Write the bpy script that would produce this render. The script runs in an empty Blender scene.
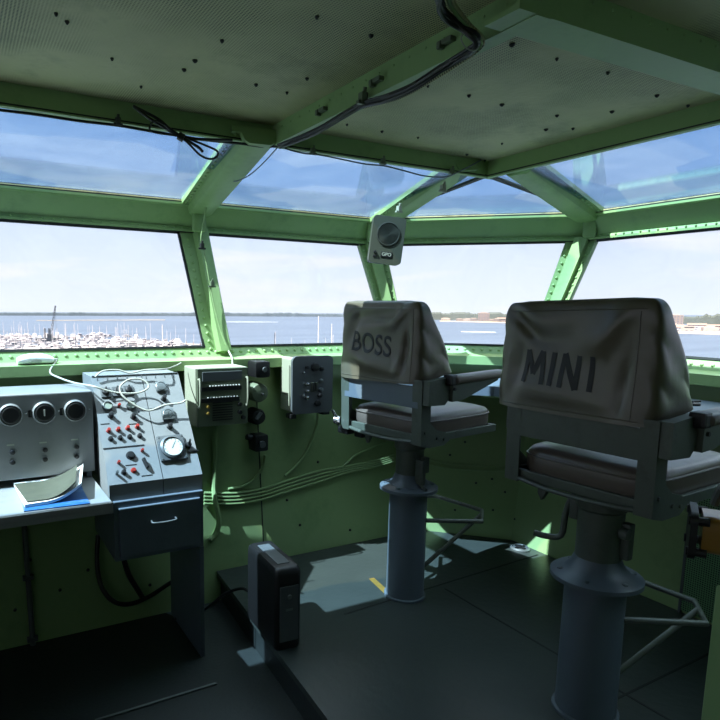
import bpy, bmesh, math, random
from mathutils import Vector, Matrix
from mathutils.bvhtree import BVHTree
random.seed(7)
C = bpy.context.scene.collection
V = Vector
PI = math.pi

# ------------------------------------------------------------ camera model
F0, PX0, PY0, PIT, YAW, ROL = 621.256, 295.365, 398.482, 0.1461, 0.4983, 0.0111
EYE = V((0, 0, 1.52))
_F = V((math.sin(YAW)*math.cos(PIT), math.cos(YAW)*math.cos(PIT), -math.sin(PIT)))
_R = V((math.cos(YAW), -math.sin(YAW), 0.0))
_U = _R.cross(_F)
R2 = math.cos(ROL)*_R + math.sin(ROL)*_U
U2 = -math.sin(ROL)*_R + math.cos(ROL)*_U
cam_d = bpy.data.cameras.new('camera')
cam = bpy.data.objects.new('camera', cam_d); C.objects.link(cam)
m = Matrix(((R2.x, U2.x, -_F.x, EYE.x), (R2.y, U2.y, -_F.y, EYE.y), (R2.z, U2.z, -_F.z, EYE.z), (0, 0, 0, 1)))
cam.matrix_world = m
cam_d.sensor_width = 36; cam_d.lens = F0/720*36
cam_d.shift_x = (360-PX0)/720; cam_d.shift_y = (PY0-360)/720
cam_d.clip_start = 0.05; cam_d.clip_end = 30000
bpy.context.scene.camera = cam

def ray(u, w):
    return _F + R2*((u-PX0)/F0) - U2*((w-PY0)/F0)
def PLN(u, w, p0, n):
    d = ray(u, w); n = V(n)
    return EYE + d*((V(p0)-EYE).dot(n)/d.dot(n))
def PX(u, w, x): return PLN(u, w, (x, 0, 0), (1, 0, 0))
def PY(u, w, y): return PLN(u, w, (0, y, 0), (0, 1, 0))
def PZ(u, w, z): return PLN(u, w, (0, 0, z), (0, 0, 1))

# ------------------------------------------------------------ materials
MATS = {}
def srgb(r, g, b):
    f = lambda c: ((c/255)/12.92 if c/255 <= .04045 else (((c/255)+.055)/1.055)**2.4)
    return (f(r), f(g), f(b), 1)
def mat(name, col, rough=.5, metal=0, noise=.15, nscale=6, bump=0.0, bscale=80, dirt=None, dirt_amt=0.0, dscale=3, spec=.5, coat=0):
    m = bpy.data.materials.new(name); m.use_nodes = True
    nt = m.node_tree; N = nt.nodes; L = nt.links
    b = N['Principled BSDF']
    b.inputs['Roughness'].default_value = rough
    b.inputs['Metallic'].default_value = metal
    b.inputs['Specular IOR Level'].default_value = spec
    b.inputs['Coat Weight'].default_value = coat
    c = srgb(*col)
    tc = N.new('ShaderNodeTexCoord')
    nz = N.new('ShaderNodeTexNoise'); nz.inputs['Scale'].default_value = nscale; nz.inputs['Detail'].default_value = 6
    L.new(tc.outputs['Object'], nz.inputs['Vector'])
    mx = N.new('ShaderNodeMix'); mx.data_type = 'RGBA'
    mx.inputs[6].default_value = tuple(x*(1-noise) for x in c[:3])+(1,)
    mx.inputs[7].default_value = tuple(min(1, x*(1+noise)) for x in c[:3])+(1,)
    L.new(nz.outputs['Fac'], mx.inputs[0])
    out = mx.outputs[2]
    if dirt:
        n2 = N.new('ShaderNodeTexNoise'); n2.inputs['Scale'].default_value = dscale; n2.inputs['Detail'].default_value = 9
        n2.inputs['Roughness'].default_value = .7
        L.new(tc.outputs['Object'], n2.inputs['Vector'])
        rp = N.new('ShaderNodeValToRGB'); rp.color_ramp.elements[0].position = .52; rp.color_ramp.elements[1].position = .72
        rp.color_ramp.elements[1].color = (dirt_amt,)*3+(1,)
        L.new(n2.outputs['Fac'], rp.inputs[0])
        m2 = N.new('ShaderNodeMix'); m2.data_type = 'RGBA'
        L.new(rp.outputs[0], m2.inputs[0]); L.new(out, m2.inputs[6]); m2.inputs[7].default_value = srgb(*dirt)
        out = m2.outputs[2]
    L.new(out, b.inputs['Base Color'])
    if bump:
        n3 = N.new('ShaderNodeTexNoise'); n3.inputs['Scale'].default_value = bscale; n3.inputs['Detail'].default_value = 4
        L.new(tc.outputs['Object'], n3.inputs['Vector'])
        bp = N.new('ShaderNodeBump'); bp.inputs['Strength'].default_value = bump; bp.inputs['Distance'].default_value = .004
        L.new(n3.outputs['Fac'], bp.inputs['Height']); L.new(bp.outputs[0], b.inputs['Normal'])
    MATS[name] = m
    return m

def dotted(name, col, holecol, spacing, r, mask_scale, rough=.6, coverage=.5, axes=(0, 1), dirt=(70, 78, 58)):
    """painted perforated sheet: rows of small holes, partly filled by paint"""
    m = mat(name, col, rough=rough, noise=.35, nscale=2.2, dirt=dirt, dirt_amt=.55, dscale=2.2, bump=.4, bscale=45)
    nt = m.node_tree; N = nt.nodes; L = nt.links; b = N['Principled BSDF']
    src = b.inputs['Base Color'].links[0].from_socket
    tc = N.new('ShaderNodeTexCoord'); sp = N.new('ShaderNodeSeparateXYZ'); L.new(tc.outputs['Object'], sp.inputs[0])
    d = []
    for a in axes:
        ml = N.new('ShaderNodeMath'); ml.operation = 'MULTIPLY'; ml.inputs[1].default_value = 1/spacing; L.new(sp.outputs[a], ml.inputs[0])
        fr = N.new('ShaderNodeMath'); fr.operation = 'FRACT'; L.new(ml.outputs[0], fr.inputs[0])
        sb = N.new('ShaderNodeMath'); sb.operation = 'SUBTRACT'; sb.inputs[1].default_value = .5; L.new(fr.outputs[0], sb.inputs[0])
        pw = N.new('ShaderNodeMath'); pw.operation = 'MULTIPLY'; L.new(sb.outputs[0], pw.inputs[0]); L.new(sb.outputs[0], pw.inputs[1])
        d.append(pw)
    ad = N.new('ShaderNodeMath'); ad.operation = 'ADD'; L.new(d[0].outputs[0], ad.inputs[0]); L.new(d[1].outputs[0], ad.inputs[1])
    lt = N.new('ShaderNodeMath'); lt.operation = 'LESS_THAN'; lt.inputs[1].default_value = r*r; L.new(ad.outputs[0], lt.inputs[0])
    n2 = N.new('ShaderNodeTexNoise'); n2.inputs['Scale'].default_value = mask_scale; n2.inputs['Detail'].default_value = 5
    L.new(tc.outputs['Object'], n2.inputs['Vector'])
    rp = N.new('ShaderNodeValToRGB'); rp.color_ramp.elements[0].position = coverage-.08; rp.color_ramp.elements[1].position = coverage+.08
    L.new(n2.outputs['Fac'], rp.inputs[0])
    mm = N.new('ShaderNodeMath'); mm.operation = 'MULTIPLY'; L.new(lt.outputs[0], mm.inputs[0]); L.new(rp.outputs[0], mm.inputs[1])
    mx = N.new('ShaderNodeMix'); mx.data_type = 'RGBA'; L.new(mm.outputs[0], mx.inputs[0]); L.new(src, mx.inputs[6]); mx.inputs[7].default_value = srgb(*holecol)
    L.new(mx.outputs[2], b.inputs['Base Color'])
    return m

def glass(name, tint, dirtamt=.05, dirtcol=(.8, .85, .9), patch_tint=None):
    m = bpy.data.materials.new(name); m.use_nodes = True
    nt = m.node_tree; N = nt.nodes; L = nt.links
    N.remove(N['Principled BSDF']); out = N['Material Output']
    tr = N.new('ShaderNodeBsdfTransparent'); tr.inputs[0].default_value = tint+(1,)
    tc = N.new('ShaderNodeTexCoord')
    if patch_tint:  # angular patches in a second, deeper blue tint
        n0 = N.new('ShaderNodeTexVoronoi'); n0.inputs['Scale'].default_value = 1.6; n0.distance = 'CHEBYCHEV'
        mp = N.new('ShaderNodeMapping'); mp.inputs['Rotation'].default_value = (0, 0, .2); mp.inputs['Scale'].default_value = (1, 1.6, 1)
        L.new(tc.outputs['Object'], mp.inputs[0]); L.new(mp.outputs[0], n0.inputs['Vector'])
        r0 = N.new('ShaderNodeValToRGB'); r0.color_ramp.elements[0].position = .50; r0.color_ramp.elements[1].position = .53
        r0.color_ramp.elements[0].color = patch_tint+(1,); r0.color_ramp.elements[1].color = tint+(1,)
        L.new(n0.outputs['Color'], r0.inputs[0]); L.new(r0.outputs[0], tr.inputs[0])
    gl = N.new('ShaderNodeBsdfGlossy'); gl.inputs['Roughness'].default_value = .03
    fr = N.new('ShaderNodeFresnel'); fr.inputs[0].default_value = 1.45
    ml = N.new('ShaderNodeMath'); ml.operation = 'MULTIPLY'; ml.inputs[1].default_value = .5; L.new(fr.outputs[0], ml.inputs[0])
    m1 = N.new('ShaderNodeMixShader'); L.new(ml.outputs[0], m1.inputs[0]); L.new(tr.outputs[0], m1.inputs[1]); L.new(gl.outputs[0], m1.inputs[2])
    df = N.new('ShaderNodeBsdfTranslucent'); df.inputs[0].default_value = dirtcol+(1,)
    nz = N.new('ShaderNodeTexNoise'); nz.inputs['Scale'].default_value = 2.5; nz.inputs['Detail'].default_value = 8; nz.inputs['Distortion'].default_value = 1.5
    L.new(tc.outputs['Object'], nz.inputs['Vector'])
    rp = N.new('ShaderNodeMapRange'); rp.inputs['From Min'].default_value = .35; rp.inputs['From Max'].default_value = .75
    rp.inputs['To Min'].default_value = dirtamt*.25; rp.inputs['To Max'].default_value = dirtamt*1.6
    L.new(nz.outputs['Fac'], rp.inputs['Value'])
    m2 = N.new('ShaderNodeMixShader'); L.new(rp.outputs[0], m2.inputs[0]); L.new(m1.outputs[0], m2.inputs[1]); L.new(df.outputs[0], m2.inputs[2])
    L.new(m2.outputs[0], out.inputs[0])
    MATS[name] = m
    return m

GREEN = mat('green_paint', (138, 166, 110), rough=.48, noise=.12, nscale=4, dirt=(70, 105, 62), dirt_amt=.35, dscale=5, bump=.15, bscale=30)
WALLG = mat('wall_paint', (138, 162, 110), rough=.4, noise=.14, nscale=2.5, dirt=(80, 118, 70), dirt_amt=.45, dscale=2.5, bump=.25, bscale=14)
CEIL = dotted('ceiling_sheet', (184, 180, 136), (70, 74, 52), .009, .33, 1.6, coverage=.5)
PERF = dotted('perforated_sheet', (112, 158, 112), (18, 28, 18), .011, .32, .3, coverage=.02, axes=(1, 2))
FLOORM = mat('deck_paint', (47, 53, 51), rough=.36, noise=.3, nscale=3, dirt=(46, 54, 52), dirt_amt=.6, dscale=4, bump=.3, bscale=25)
FLOORD = mat('dark_deck_paint', (30, 36, 36), rough=.5, noise=.3, nscale=5, dirt=(22, 26, 26), dirt_amt=.6, dscale=6, bump=.3, bscale=60)
GREY = mat('grey_console_paint', (128, 130, 130), rough=.42, noise=.08, nscale=8, dirt=(100, 106, 112), dirt_amt=.35, dscale=9, bump=.08, bscale=60)
GREYD = mat('blue_grey_paint', (96, 106, 116), rough=.4, noise=.1, nscale=6, dirt=(70, 80, 90), dirt_amt=.4, dscale=7, bump=.08)
PEDM = mat('pedestal_paint', (84, 94, 102), rough=.42, noise=.12, nscale=6, dirt=(80, 90, 96), dirt_amt=.4, dscale=8, bump=.15)
FRAMEM = mat('chair_frame_paint', (78, 85, 76), rough=.45, noise=.2, nscale=10, dirt=(54, 50, 42), dirt_amt=.6, dscale=14, bump=.15)
VINYL = mat('olive_vinyl', (88, 82, 68), rough=.32, noise=.14, nscale=5, dirt=(110, 104, 88), dirt_amt=.25, dscale=4, bump=.25, bscale=18, spec=.5)
CUSH = mat('brown_cushion_vinyl', (98, 88, 80), rough=.33, noise=.12, nscale=6, bump=.2, bscale=25)
INK = mat('black_stencil', (12, 12, 12), rough=.6, noise=.1)
BLACK = mat('black_plastic', (15, 15, 16), rough=.5, noise=.1)
BLACKC = mat('black_cable', (16, 16, 17), rough=.45, noise=.1)
RUBBER = mat('window_gasket', (28, 32, 28), rough=.6, noise=.2)
SEAL = mat('yellowed_sealant', (186, 176, 128), rough=.7, noise=.2, nscale=12, dirt=(60, 50, 30), dirt_amt=.8, dscale=14)
WHITE = mat('white_plastic', (226, 226, 218), rough=.4, noise=.05)
CORD = mat('white_cord', (172, 172, 160), rough=.5, noise=.1)
OLIVE = mat('radio_olive', (96, 106, 86), rough=.45, noise=.15, nscale=10, bump=.1)
LTBOX = mat('pale_box_side', (150, 152, 132), rough=.5, noise=.1)
DKBOX = mat('dark_grey_panel', (82, 86, 88), rough=.42, noise=.12, nscale=12)
CHROME = mat('chrome', (200, 200, 200), rough=.2, metal=1, noise=.05)
STEEL = mat('dull_steel', (120, 125, 125), rough=.4, metal=.7, noise=.1)
RED = mat('red_knob', (150, 40, 30), rough=.4, noise=.1)
DIALW = mat('dial_face', (205, 205, 195), rough=.5, noise=.05)
DIALG = mat('small_dial_face', (130, 140, 128), rough=.4, noise=.1)
WOOD = mat('varnished_wood', (150, 108, 40), rough=.32, noise=.35, nscale=14, bump=.1, coat=.4)
PAPER = mat('white_paper', (225, 225, 220), rough=.7, noise=.05)
BLUEP = mat('blue_brochure', (40, 92, 150), rough=.35, noise=.3, nscale=14, dirt=(150, 170, 190), dirt_amt=.6, dscale=10)
TANP = mat('tan_printed_page', (66, 70, 58), rough=.6, noise=.3, nscale=20, dirt=(50, 56, 50), dirt_amt=.7, dscale=18)
BRASS = mat('brass_strip', (170, 140, 70), rough=.35, metal=.6, noise=.3, nscale=30)
GLASSL = glass('clear_pane', (.95, .96, .98), .05)
GLASSU = glass('blue_tinted_pane', (.70, .82, .94), 0.008, (.8, .88, .95), patch_tint=(.58, .74, .91))
SPK = mat('speaker_green', (58, 62, 50), rough=.5, noise=.08)
GRILL = mat('speaker_grille', (38, 42, 33), rough=.6, noise=.2)
LABELP = mat('pale_label', (170, 176, 160), rough=.6, noise=.05)

# ------------------------------------------------------------ mesh helpers
def obj(name, bm, m, parent=None, smooth=False, loc=None, autosmooth=None):
    me = bpy.data.meshes.new(name)
    bmesh.ops.recalc_face_normals(bm, faces=bm.faces[:])
    if smooth:
        for f in bm.faces: f.smooth = True
        if autosmooth is None: autosmooth = 40
        for e in bm.edges:
            if len(e.link_faces) == 2 and e.calc_face_angle(0) > math.radians(autosmooth): e.smooth = False
    bm.to_mesh(me); bm.free()
    for x in (m if isinstance(m, (list, tuple)) else [m]): me.materials.append(x)
    o = bpy.data.objects.new(name, me); C.objects.link(o)
    if parent: o.parent = parent
    if loc is not None: o.location = loc
    return o
def tag(o, label, cat, group=None, kind=None):
    o['label'] = label; o['category'] = cat
    if group: o['group'] = group
    if kind: o['kind'] = kind
    return o
def thing(name, label, cat, loc=(0, 0, 0), rz=0, group=None):
    o = bpy.data.objects.new(name, None); C.objects.link(o); o.empty_display_size = .1
    o.location = loc; o.rotation_euler = (0, 0, rz)
    return tag(o, label, cat, group)
def struct(name, bm, m, parent=None, **k):
    o = obj(name, bm, m, parent, **k)
    if not parent: o['kind'] = 'structure'
    return o
def B(): return bmesh.new()
def setm(fs, mi):
    for f in fs: f.material_index = mi
def box(bm, c, s, rot=None, bev=0, mi=0):
    r = bmesh.ops.create_cube(bm, size=1)
    M = Matrix.Translation(V(c)) @ (rot.to_4x4() if rot is not None else Matrix()) @ Matrix.Diagonal((*s, 1))
    bmesh.ops.transform(bm, matrix=M, verts=r['verts'])
    fs = list({f for v in r['verts'] for f in v.link_faces}); setm(fs, mi)
    if bev:
        es = list({e for v in r['verts'] for e in v.link_edges})
        rr = bmesh.ops.bevel(bm, geom=es, offset=bev, segments=2, affect='EDGES', profile=.6)
        setm(rr['faces'], mi)
def prism(bm, pts, off, mi=0):
    """closed polygon pts extruded by vector off"""
    a = [bm.verts.new(p) for p in pts]; b = [bm.verts.new(V(p)+V(off)) for p in pts]
    n = len(pts); fs = [bm.faces.new(a), bm.faces.new(b[::-1])]
    for i in range(n): fs.append(bm.faces.new((a[i], b[i], b[(i+1) % n], a[(i+1) % n])))
    setm(fs, mi)
def loft(bm, rings, cap=True, mi=0, closed=True):
    vs = [[bm.verts.new(p) for p in r] for r in rings]; n = len(vs[0]); fs = []
    for a, b in zip(vs, vs[1:]):
        for i in range(n if closed else n-1):
            fs.append(bm.faces.new((a[i], b[i], b[(i+1) % n], a[(i+1) % n])))
    if cap:
        fs.append(bm.faces.new(vs[0])); fs.append(bm.faces.new(vs[-1][::-1]))
    setm(fs, mi); return vs
def frame_of(d):
    d = V(d).normalized(); a = V((0, 0, 1)) if abs(d.z) < .9 else V((1, 0, 0))
    u = d.cross(a).normalized(); return d, u, d.cross(u)
def lathe(bm, prof, o=(0, 0, 0), ax=(0, 0, 1), n=32, mi=0):
    """prof: (radius, along)"""
    d, u, w = frame_of(ax); o = V(o)
    rings = [[o+d*h+u*(r*math.cos(2*PI*i/n))+w*(r*math.sin(2*PI*i/n)) for i in range(n)] for r, h in prof]
    loft(bm, rings, mi=mi)
def rod(bm, a, b, r, n=12, mi=0, r2=None):
    a = V(a); b = V(b); lathe(bm, [(r, 0), (r2 if r2 else r, (b-a).length)], a, b-a, n, mi)
def spline(P, k=6):
    P = [V(p) for p in P]
    if len(P) < 3: return P
    Q = [P[0]*2-P[1]]+P+[P[-1]*2-P[-2]]; out = []
    for i in range(1, len(Q)-2):
        for j in range(k):
            t = j/k; a, b, c, d = Q[i-1], Q[i], Q[i+1], Q[i+2]
            out.append(.5*((2*b)+(c-a)*t+(2*a-5*b+4*c-d)*t*t+(3*b-a-3*c+d)*t**3))
    out.append(P[-1]); return out
def tube(bm, P, r, n=8, mi=0, sm=True, k=6, closed=False):
    P = spline(P, k) if sm else [V(p) for p in P]
    d, u, w = frame_of(P[1]-P[0]); rings = []
    for i, p in enumerate(P):
        t = (P[min(i+1, len(P)-1)]-P[max(i-1, 0)]).normalized()
        u = (u-t*u.dot(t)).normalized(); w = t.cross(u)
        rings.append([p+u*(r*math.cos(2*PI*j/n))+w*(r*math.sin(2*PI*j/n)) for j in range(n)])
    loft(bm, rings, mi=mi)
def plate(bm, quad, t, mi=0):
    """quad (4 pts) thickened by t along its normal (Newell)"""
    q = [V(p) for p in quad]; n = (q[2]-q[0]).cross(q[3]-q[1]).normalized()
    prism(bm, q, n*t, mi)
def rivets(bm, a, b, n, spacing, r=.008, h=.006, mi=0, inset=.02):
    a = V(a); b = V(b); L = (b-a).length; d = (b-a)/L; n = V(n).normalized(); k = int((L-2*inset)/spacing)
    w = n.cross(d)
    for i in range(k+1):
        p = a+d*(inset+i*(L-2*inset)/max(k, 1)); 
        rs = [[p+(d*math.cos(j*PI/3)+w*math.sin(j*PI/3))*rr+n*hh for j in range(6)] for rr, hh in ((r, -.001), (r*.85, h*.55), (r*.4, h))]
        loft(bm, rs, mi=mi)

# ------------------------------------------------------------ the cabin shell
Z_SILL, Z_HEAD, Z_BT, Z_ROOF, Z_CEIL = 1.281, 1.9465, 2.094, 2.210, 2.291
XL, YR = -2.6, -2.2
ring = {  # A-B corner, B-C corner
 'floor': ((2.742, 3.216), (3.170, 2.789), 0.0),
 'sill': ((2.652, 3.423), (3.292, 2.783), Z_SILL),
 'head': ((2.516, 3.591), (3.470, 2.637), Z_HEAD),
 'bt': ((2.484, 3.50), (3.409, 2.575), Z_BT),
 'roof': ((2.517, 2.53), (2.517, 2.53), Z_ROOF),
}
def AB(k, dy=0):
    (x, y), _, z = ring[k]; return V((x, y, z))
def BC(k):
    _, (x, y), z = ring[k]; return V((x, y, z))
def AL(k): p = AB(k); return V((XL, p.y, p.z))
def CR(k): p = BC(k); return V((p.x, YR, p.z))
def offs(pts_line, d): pass

# floor: raised platform and lower deck
bm = B()
plat = [(1.25, 3.30), (2.76, 3.30), (3.25, 2.84), (3.25, YR), (1.13, YR), (1.13, 1.79)]
prism(bm, [V((x, y, -.03)) for x, y in plat], (0, 0, .03))
fl = struct('floor', bm, FLOORM)
bm = B(); prism(bm, [V((x, y, -.19)) for x, y in [(1.27, 3.30), (2.75, 3.30), (3.24, 2.83), (3.24, YR), (1.15, YR), (1.15, 1.79)]], (0, 0, .16))
struct('platform_riser', bm, FLOORD, fl)
bm = B(); box(bm, ((XL+3.3)/2, .55, -.2), (3.3-XL+.1, 5.6, .06))
struct('floor', bm, FLOORD)
# seams, small plates on the floor
bm = B()
for a, b in (((1.62, 2.442), (3.12, 2.53)), ((2.27, 2.43), (2.262, .2)), ((1.2, 1.35), (3.1, 1.39))):
    a = V((*a, .0015)); b = V((*b, .0015)); d = (b-a).normalized(); w = V((-d.y, d.x, 0))*.005
    prism(bm, [a-w, b-w, b+w, a+w], (0, 0, .001))
struct('deck_seam', bm, BLACK, fl)
bm = B(); q = [PZ(369, 579, .001), PZ(374, 578, .001), PZ(396, 598, .001), PZ(391, 600, .001)]; prism(bm, q, (0, 0, .002)); 
obj('brass_strip', bm, BRASS, fl)['label'] = 'brass coloured strip beside the pedestal'
c = PZ(520, 549, 0)
d = thing('deck_drain', 'round dark deck fitting in the corner under the front windows', 'drain', c)
bm = B(); lathe(bm, [(.062, 0), (.062, .008), (.05, .016), (.047, .009), (.01, .009)], n=28); obj('rim', bm, STEEL, d, smooth=True)
bm = B(); box(bm, (0, 0, .014), (.08, .014, .01)); box(bm, (0, 0, .014), (.014, .08, .01)); lathe(bm, [(.018, .008), (.014, .024)], n=12); obj('spoke', bm, BLACK, d)
# pale strip on the lower deck: a line of sunlight built as an object
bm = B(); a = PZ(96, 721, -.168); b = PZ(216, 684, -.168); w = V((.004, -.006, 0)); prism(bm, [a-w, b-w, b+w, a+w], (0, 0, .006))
tag(obj('sun_strip', bm, STEEL), 'thin pale strip standing in for a line of sunlight across the dark lower deck', 'sun strip')

def wall(name, a, b, c, d, out, m=WALLG):
    bm = B(); prism(bm, [a, b, c, d], out); return struct(name, bm, m)
# left wall (side A) runs from below the lower deck to the ledge; bright ledge on top
LZ = Z_SILL-.055
def at(k0, k1, f, z):  # interpolate the wall line at height z
    t = (z-k0.z)/(k1.z-k0.z); return k0+(k1-k0)*t
fA0, fA1 = V((XL, 3.216, 0)), AB('floor'); sA0, sA1 = AL('sill'), AB('sill')
fC0, fC1 = BC('floor'), V((3.170, YR, 0)); sC0, sC1 = BC('sill'), CR('sill')
lo = lambda f, s, z: f+(s-f)*((z)/Z_SILL)
nB = V((1, 1, 0)).normalized()
wa = wall('wall_left', lo(fA0, sA0, -.25), lo(fA1, sA1, -.25), lo(fA1, sA1, LZ), lo(fA0, sA0, LZ), (0, .05, 0))
wf = wall('wall_front', lo(fA1, sA1, -.25), lo(fC0, sC0, -.25), lo(fC0, sC0, LZ), lo(fA1, sA1, LZ), nB*.05)
wr = wall('wall_right', lo(fC0, sC0, -.25), lo(fC1, sC1, -.25), lo(fC1, sC1, LZ), lo(fC0, sC0, LZ), (.05, 0, 0))
wall('wall_rear', V((XL, YR, -.25)), V((3.6, YR, -.25)), V((3.6, YR, 2.35)), V((XL, YR, 2.35)), (0, -.05, 0), WALLG)
wall('wall_port', V((XL, YR, -.25)), V((XL, 3.6, -.25)), V((XL, 3.6, 1.2)), V((XL, YR, 1.2)), (-.05, 0, 0), WALLG)
wall('wall_port', V((XL, YR, 2.08)), V((XL, 3.6, 2.08)), V((XL, 3.6, 2.35)), V((XL, YR, 2.35)), (-.05, 0, 0), WALLG)
bm = B()
for y in (YR+.05, -.75, .7, 2.1, 3.45): box(bm, (XL-.02, y, 1.64), (.06, .10, .90))
struct('added_window_trim', bm, GREEN)  # posts of the added port window, out of view
bm = B(); box(bm, (XL-.03, (YR+3.6)/2, 1.64), (.006, 3.6-YR, .88)); struct('added_window', bm, GLASSL)  # port window strip added out of view to brighten the interior
# wall seams and stiffeners
bm = B()
x = lo(fA0, sA0, .2).y
def wy(z): return 3.216+(3.423-3.216)*z/Z_SILL
prism(bm, [V((1.545, wy(0)-.001, .0)), V((1.551, wy(0)-.001, .0)), V((1.572, wy(1)-.001, 1.0)), V((1.566, wy(1)-.001, 1.0))], (0, -.003, 0))
obj('wall_seam', bm, BLACK, wa)
bm = B()
for px_, py_ in ((60, 590), (15, 610), (150, 585), (88, 570), (300, 525), (287, 500), (350, 530), (318, 462), (30, 560)):
    p = PLN(px_, py_, fA1, (0, 1, -.162)); lathe(bm, [(.009, 0), (.007, .006), (.003, .008)], p+V((0, -.0, 0)), (0, -1, .16), 10)
obj('wall_bolt', bm, BLACK, wa)['label'] = 'dark bolt heads on the lower wall'
bm = B()
nBn = (lo(fC0, sC0, 1)-fC0).cross(fA1-fC0).normalized()
for px_, py_ in ((436, 497), (450, 455), (476, 483), (465, 442), (493, 510), (492, 479), (505, 492), (455, 510), (515, 519), (524, 515), (454, 464)):
    p = PLN(px_, py_, fC0, nBn); lathe(bm, [(.008, 0), (.006, .006), (.002, .007)], p, -nB, 10)
obj('wall_bolt', bm, BLACK, wf)['label'] = 'dark bolt heads on the front wall'
# ---- ledge (trim) under the windows, one continuous strip following the three walls
def strip3(prof, m, name, riv=None):
    """prof: list of (inward offset from the sill line, z). Builds the mitred moulding along A, B, C"""
    pass
def sill_ring(d, z, ):
    """points along the sill, moved inward by d, at height z"""
    a = AL('sill'); b = AB('sill'); c = BC('sill'); e = CR('sill')
    yA = b.y-d; xC = c.x-d; bB = (b.x+b.y)-d*math.sqrt(2)
    return [V((XL, yA, z)), V((bB-yA, yA, z)), V((xC, bB-xC, z)), V((xC, YR, z))]
def ring_line(k, d, z=None):
    b = AB(k); c = BC(k); zz = b.z if z is None else z
    yA = b.y-d; xC = c.x-d; bB = (b.x+b.y)-d*math.sqrt(2)
    return [V((XL, yA, zz)), V((bB-yA, yA, zz)), V((xC, bB-xC, zz)), V((xC, YR, zz))]
bm = B()
prof = [(0.0, Z_SILL), (.03, Z_SILL-.05), (.125, Z_SILL-.062), (.125, Z_SILL-.115), (.105, Z_SILL-.12), (.105, Z_SILL-.075), (0.0, Z_SILL-.065), (-.05, Z_SILL-.065), (-.05, Z_SILL)]
rs = list(zip(*[ring_line('sill', d_, z_) for d_, z_ in prof]))
loft(bm, rs)
for i, (a, b) in enumerate(zip(ring_line('sill', .015, Z_SILL-.025), ring_line('sill', .015, Z_SILL-.025)[1:])):
    nn = ((0, -1, .6), (-1, -1, .85), (-1, 0, .6))[i]
    rivets(bm, a, b, nn, .052, .011, .008)
struct('trim_1', bm, GREEN)
# header between lower and upper panes
bm = B()
prof = [(0, Z_HEAD), (.03, Z_HEAD-.004), (.034, Z_HEAD+.012), (.03, Z_HEAD+.03)]
H = ring_line('head', 0); H1 = ring_line('head', .035, Z_HEAD); H2 = ring_line('head', .035, Z_HEAD+.012); H3 = ring_line('head', .02, Z_HEAD+.03)
T0 = ring_line('bt', 0, Z_BT-.016); T1 = ring_line('bt', .035, Z_BT-.012); T2 = ring_line('bt', .035, Z_BT); T3 = ring_line('bt', -.05, Z_BT+.008); T4 = ring_line('bt', -.09, Z_BT); H4 = ring_line('head', -.05, Z_HEAD+.01)
loft(bm, list(zip(H, H1, H2, H3, T0, T1, T2, T3, T4, H4)))
for i in range(3):
    a, b = H2[i], H2[i+1]; nn = ((0, -1, 0), (-1, -1, 0), (-1, 0, 0))[i]
    rivets(bm, a+V((0, 0, .008)), b+V((0, 0, .008)), nn, .05, .006, .006)
struct('trim_2', bm, GREEN)
# gasket + sealant under the upper panes
bm = B()
g0 = ring_line('bt', .005, Z_BT+.001); g1 = ring_line('bt', .005, Z_BT+.008); g2 = ring_line('bt', -.05, Z_BT+.012); g3 = ring_line('bt', -.05, Z_BT+.008)
def hi(L, dz): return [p+V((0, 0, dz)) for p in L]
loft(bm, list(zip(hi(T2, .0005), hi(T2, .006), hi(ring_line('bt', .0, Z_BT), .007), hi(ring_line('bt', .0, Z_BT), .0005))))
struct('trim_3', bm, RUBBER)
# dark gasket at the bottom of the header and the top of the sill
bm = B()
a0 = ring_line('head', .005, Z_HEAD-.004); a1 = ring_line('head', .03, Z_HEAD-.006); a2 = ring_line('head', .03, Z_HEAD+.0); a3 = ring_line('head', .005, Z_HEAD)
loft(bm, list(zip(a0, a1, a2, a3)))
struct('trim_4', bm, RUBBER)

# ---- panes
def pane_obj(name, quad, gm, inset, fm, fr, seal=None):
    """a glazed pane: glass slab plus its dark gasket frame"""
    q = [V(p) for p in quad]; c = sum(q, V())/len(q); n = (q[1]-q[0]).cross(q[2]-q[0]).normalized()
    bm = B(); k = len(q)
    for i in range(k):   # frame bars
        a, b = q[i], q[(i+1) % k]; ia = a+(c-a).normalized()*fr*1.3; ib = b+(c-b).normalized()*fr*1.3
        d = (b-a).normalized(); w = n.cross(d)
        if w.dot(c-a) < 0: w = -w
        prism(bm, [a-n*.006, b-n*.006, b+w*fr-n*.006, a+w*fr-n*.006], n*.012)
    o = struct(name, bm, fm)
    bm = B(); prism(bm, [p+n*-.003 for p in q], n*.006); g = obj('pane', bm, gm, o)
    if seal:
        bm = B(); a, b = q[seal[0]], q[seal[1]]; d = (b-a).normalized(); w = n.cross(d)
        if w.dot(c-a) < 0: w = -w
        dn = n if n.z < 0 else -n
        prism(bm, [a+w*fr+dn*.008, b+w*fr+dn*.008, b+w*(fr+.016)+dn*.008, a+w*(fr+.016)+dn*.008], -dn*.004)
        obj('sealant', bm, SEAL, o)['label'] = 'yellowed sealant line'
    return o
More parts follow.
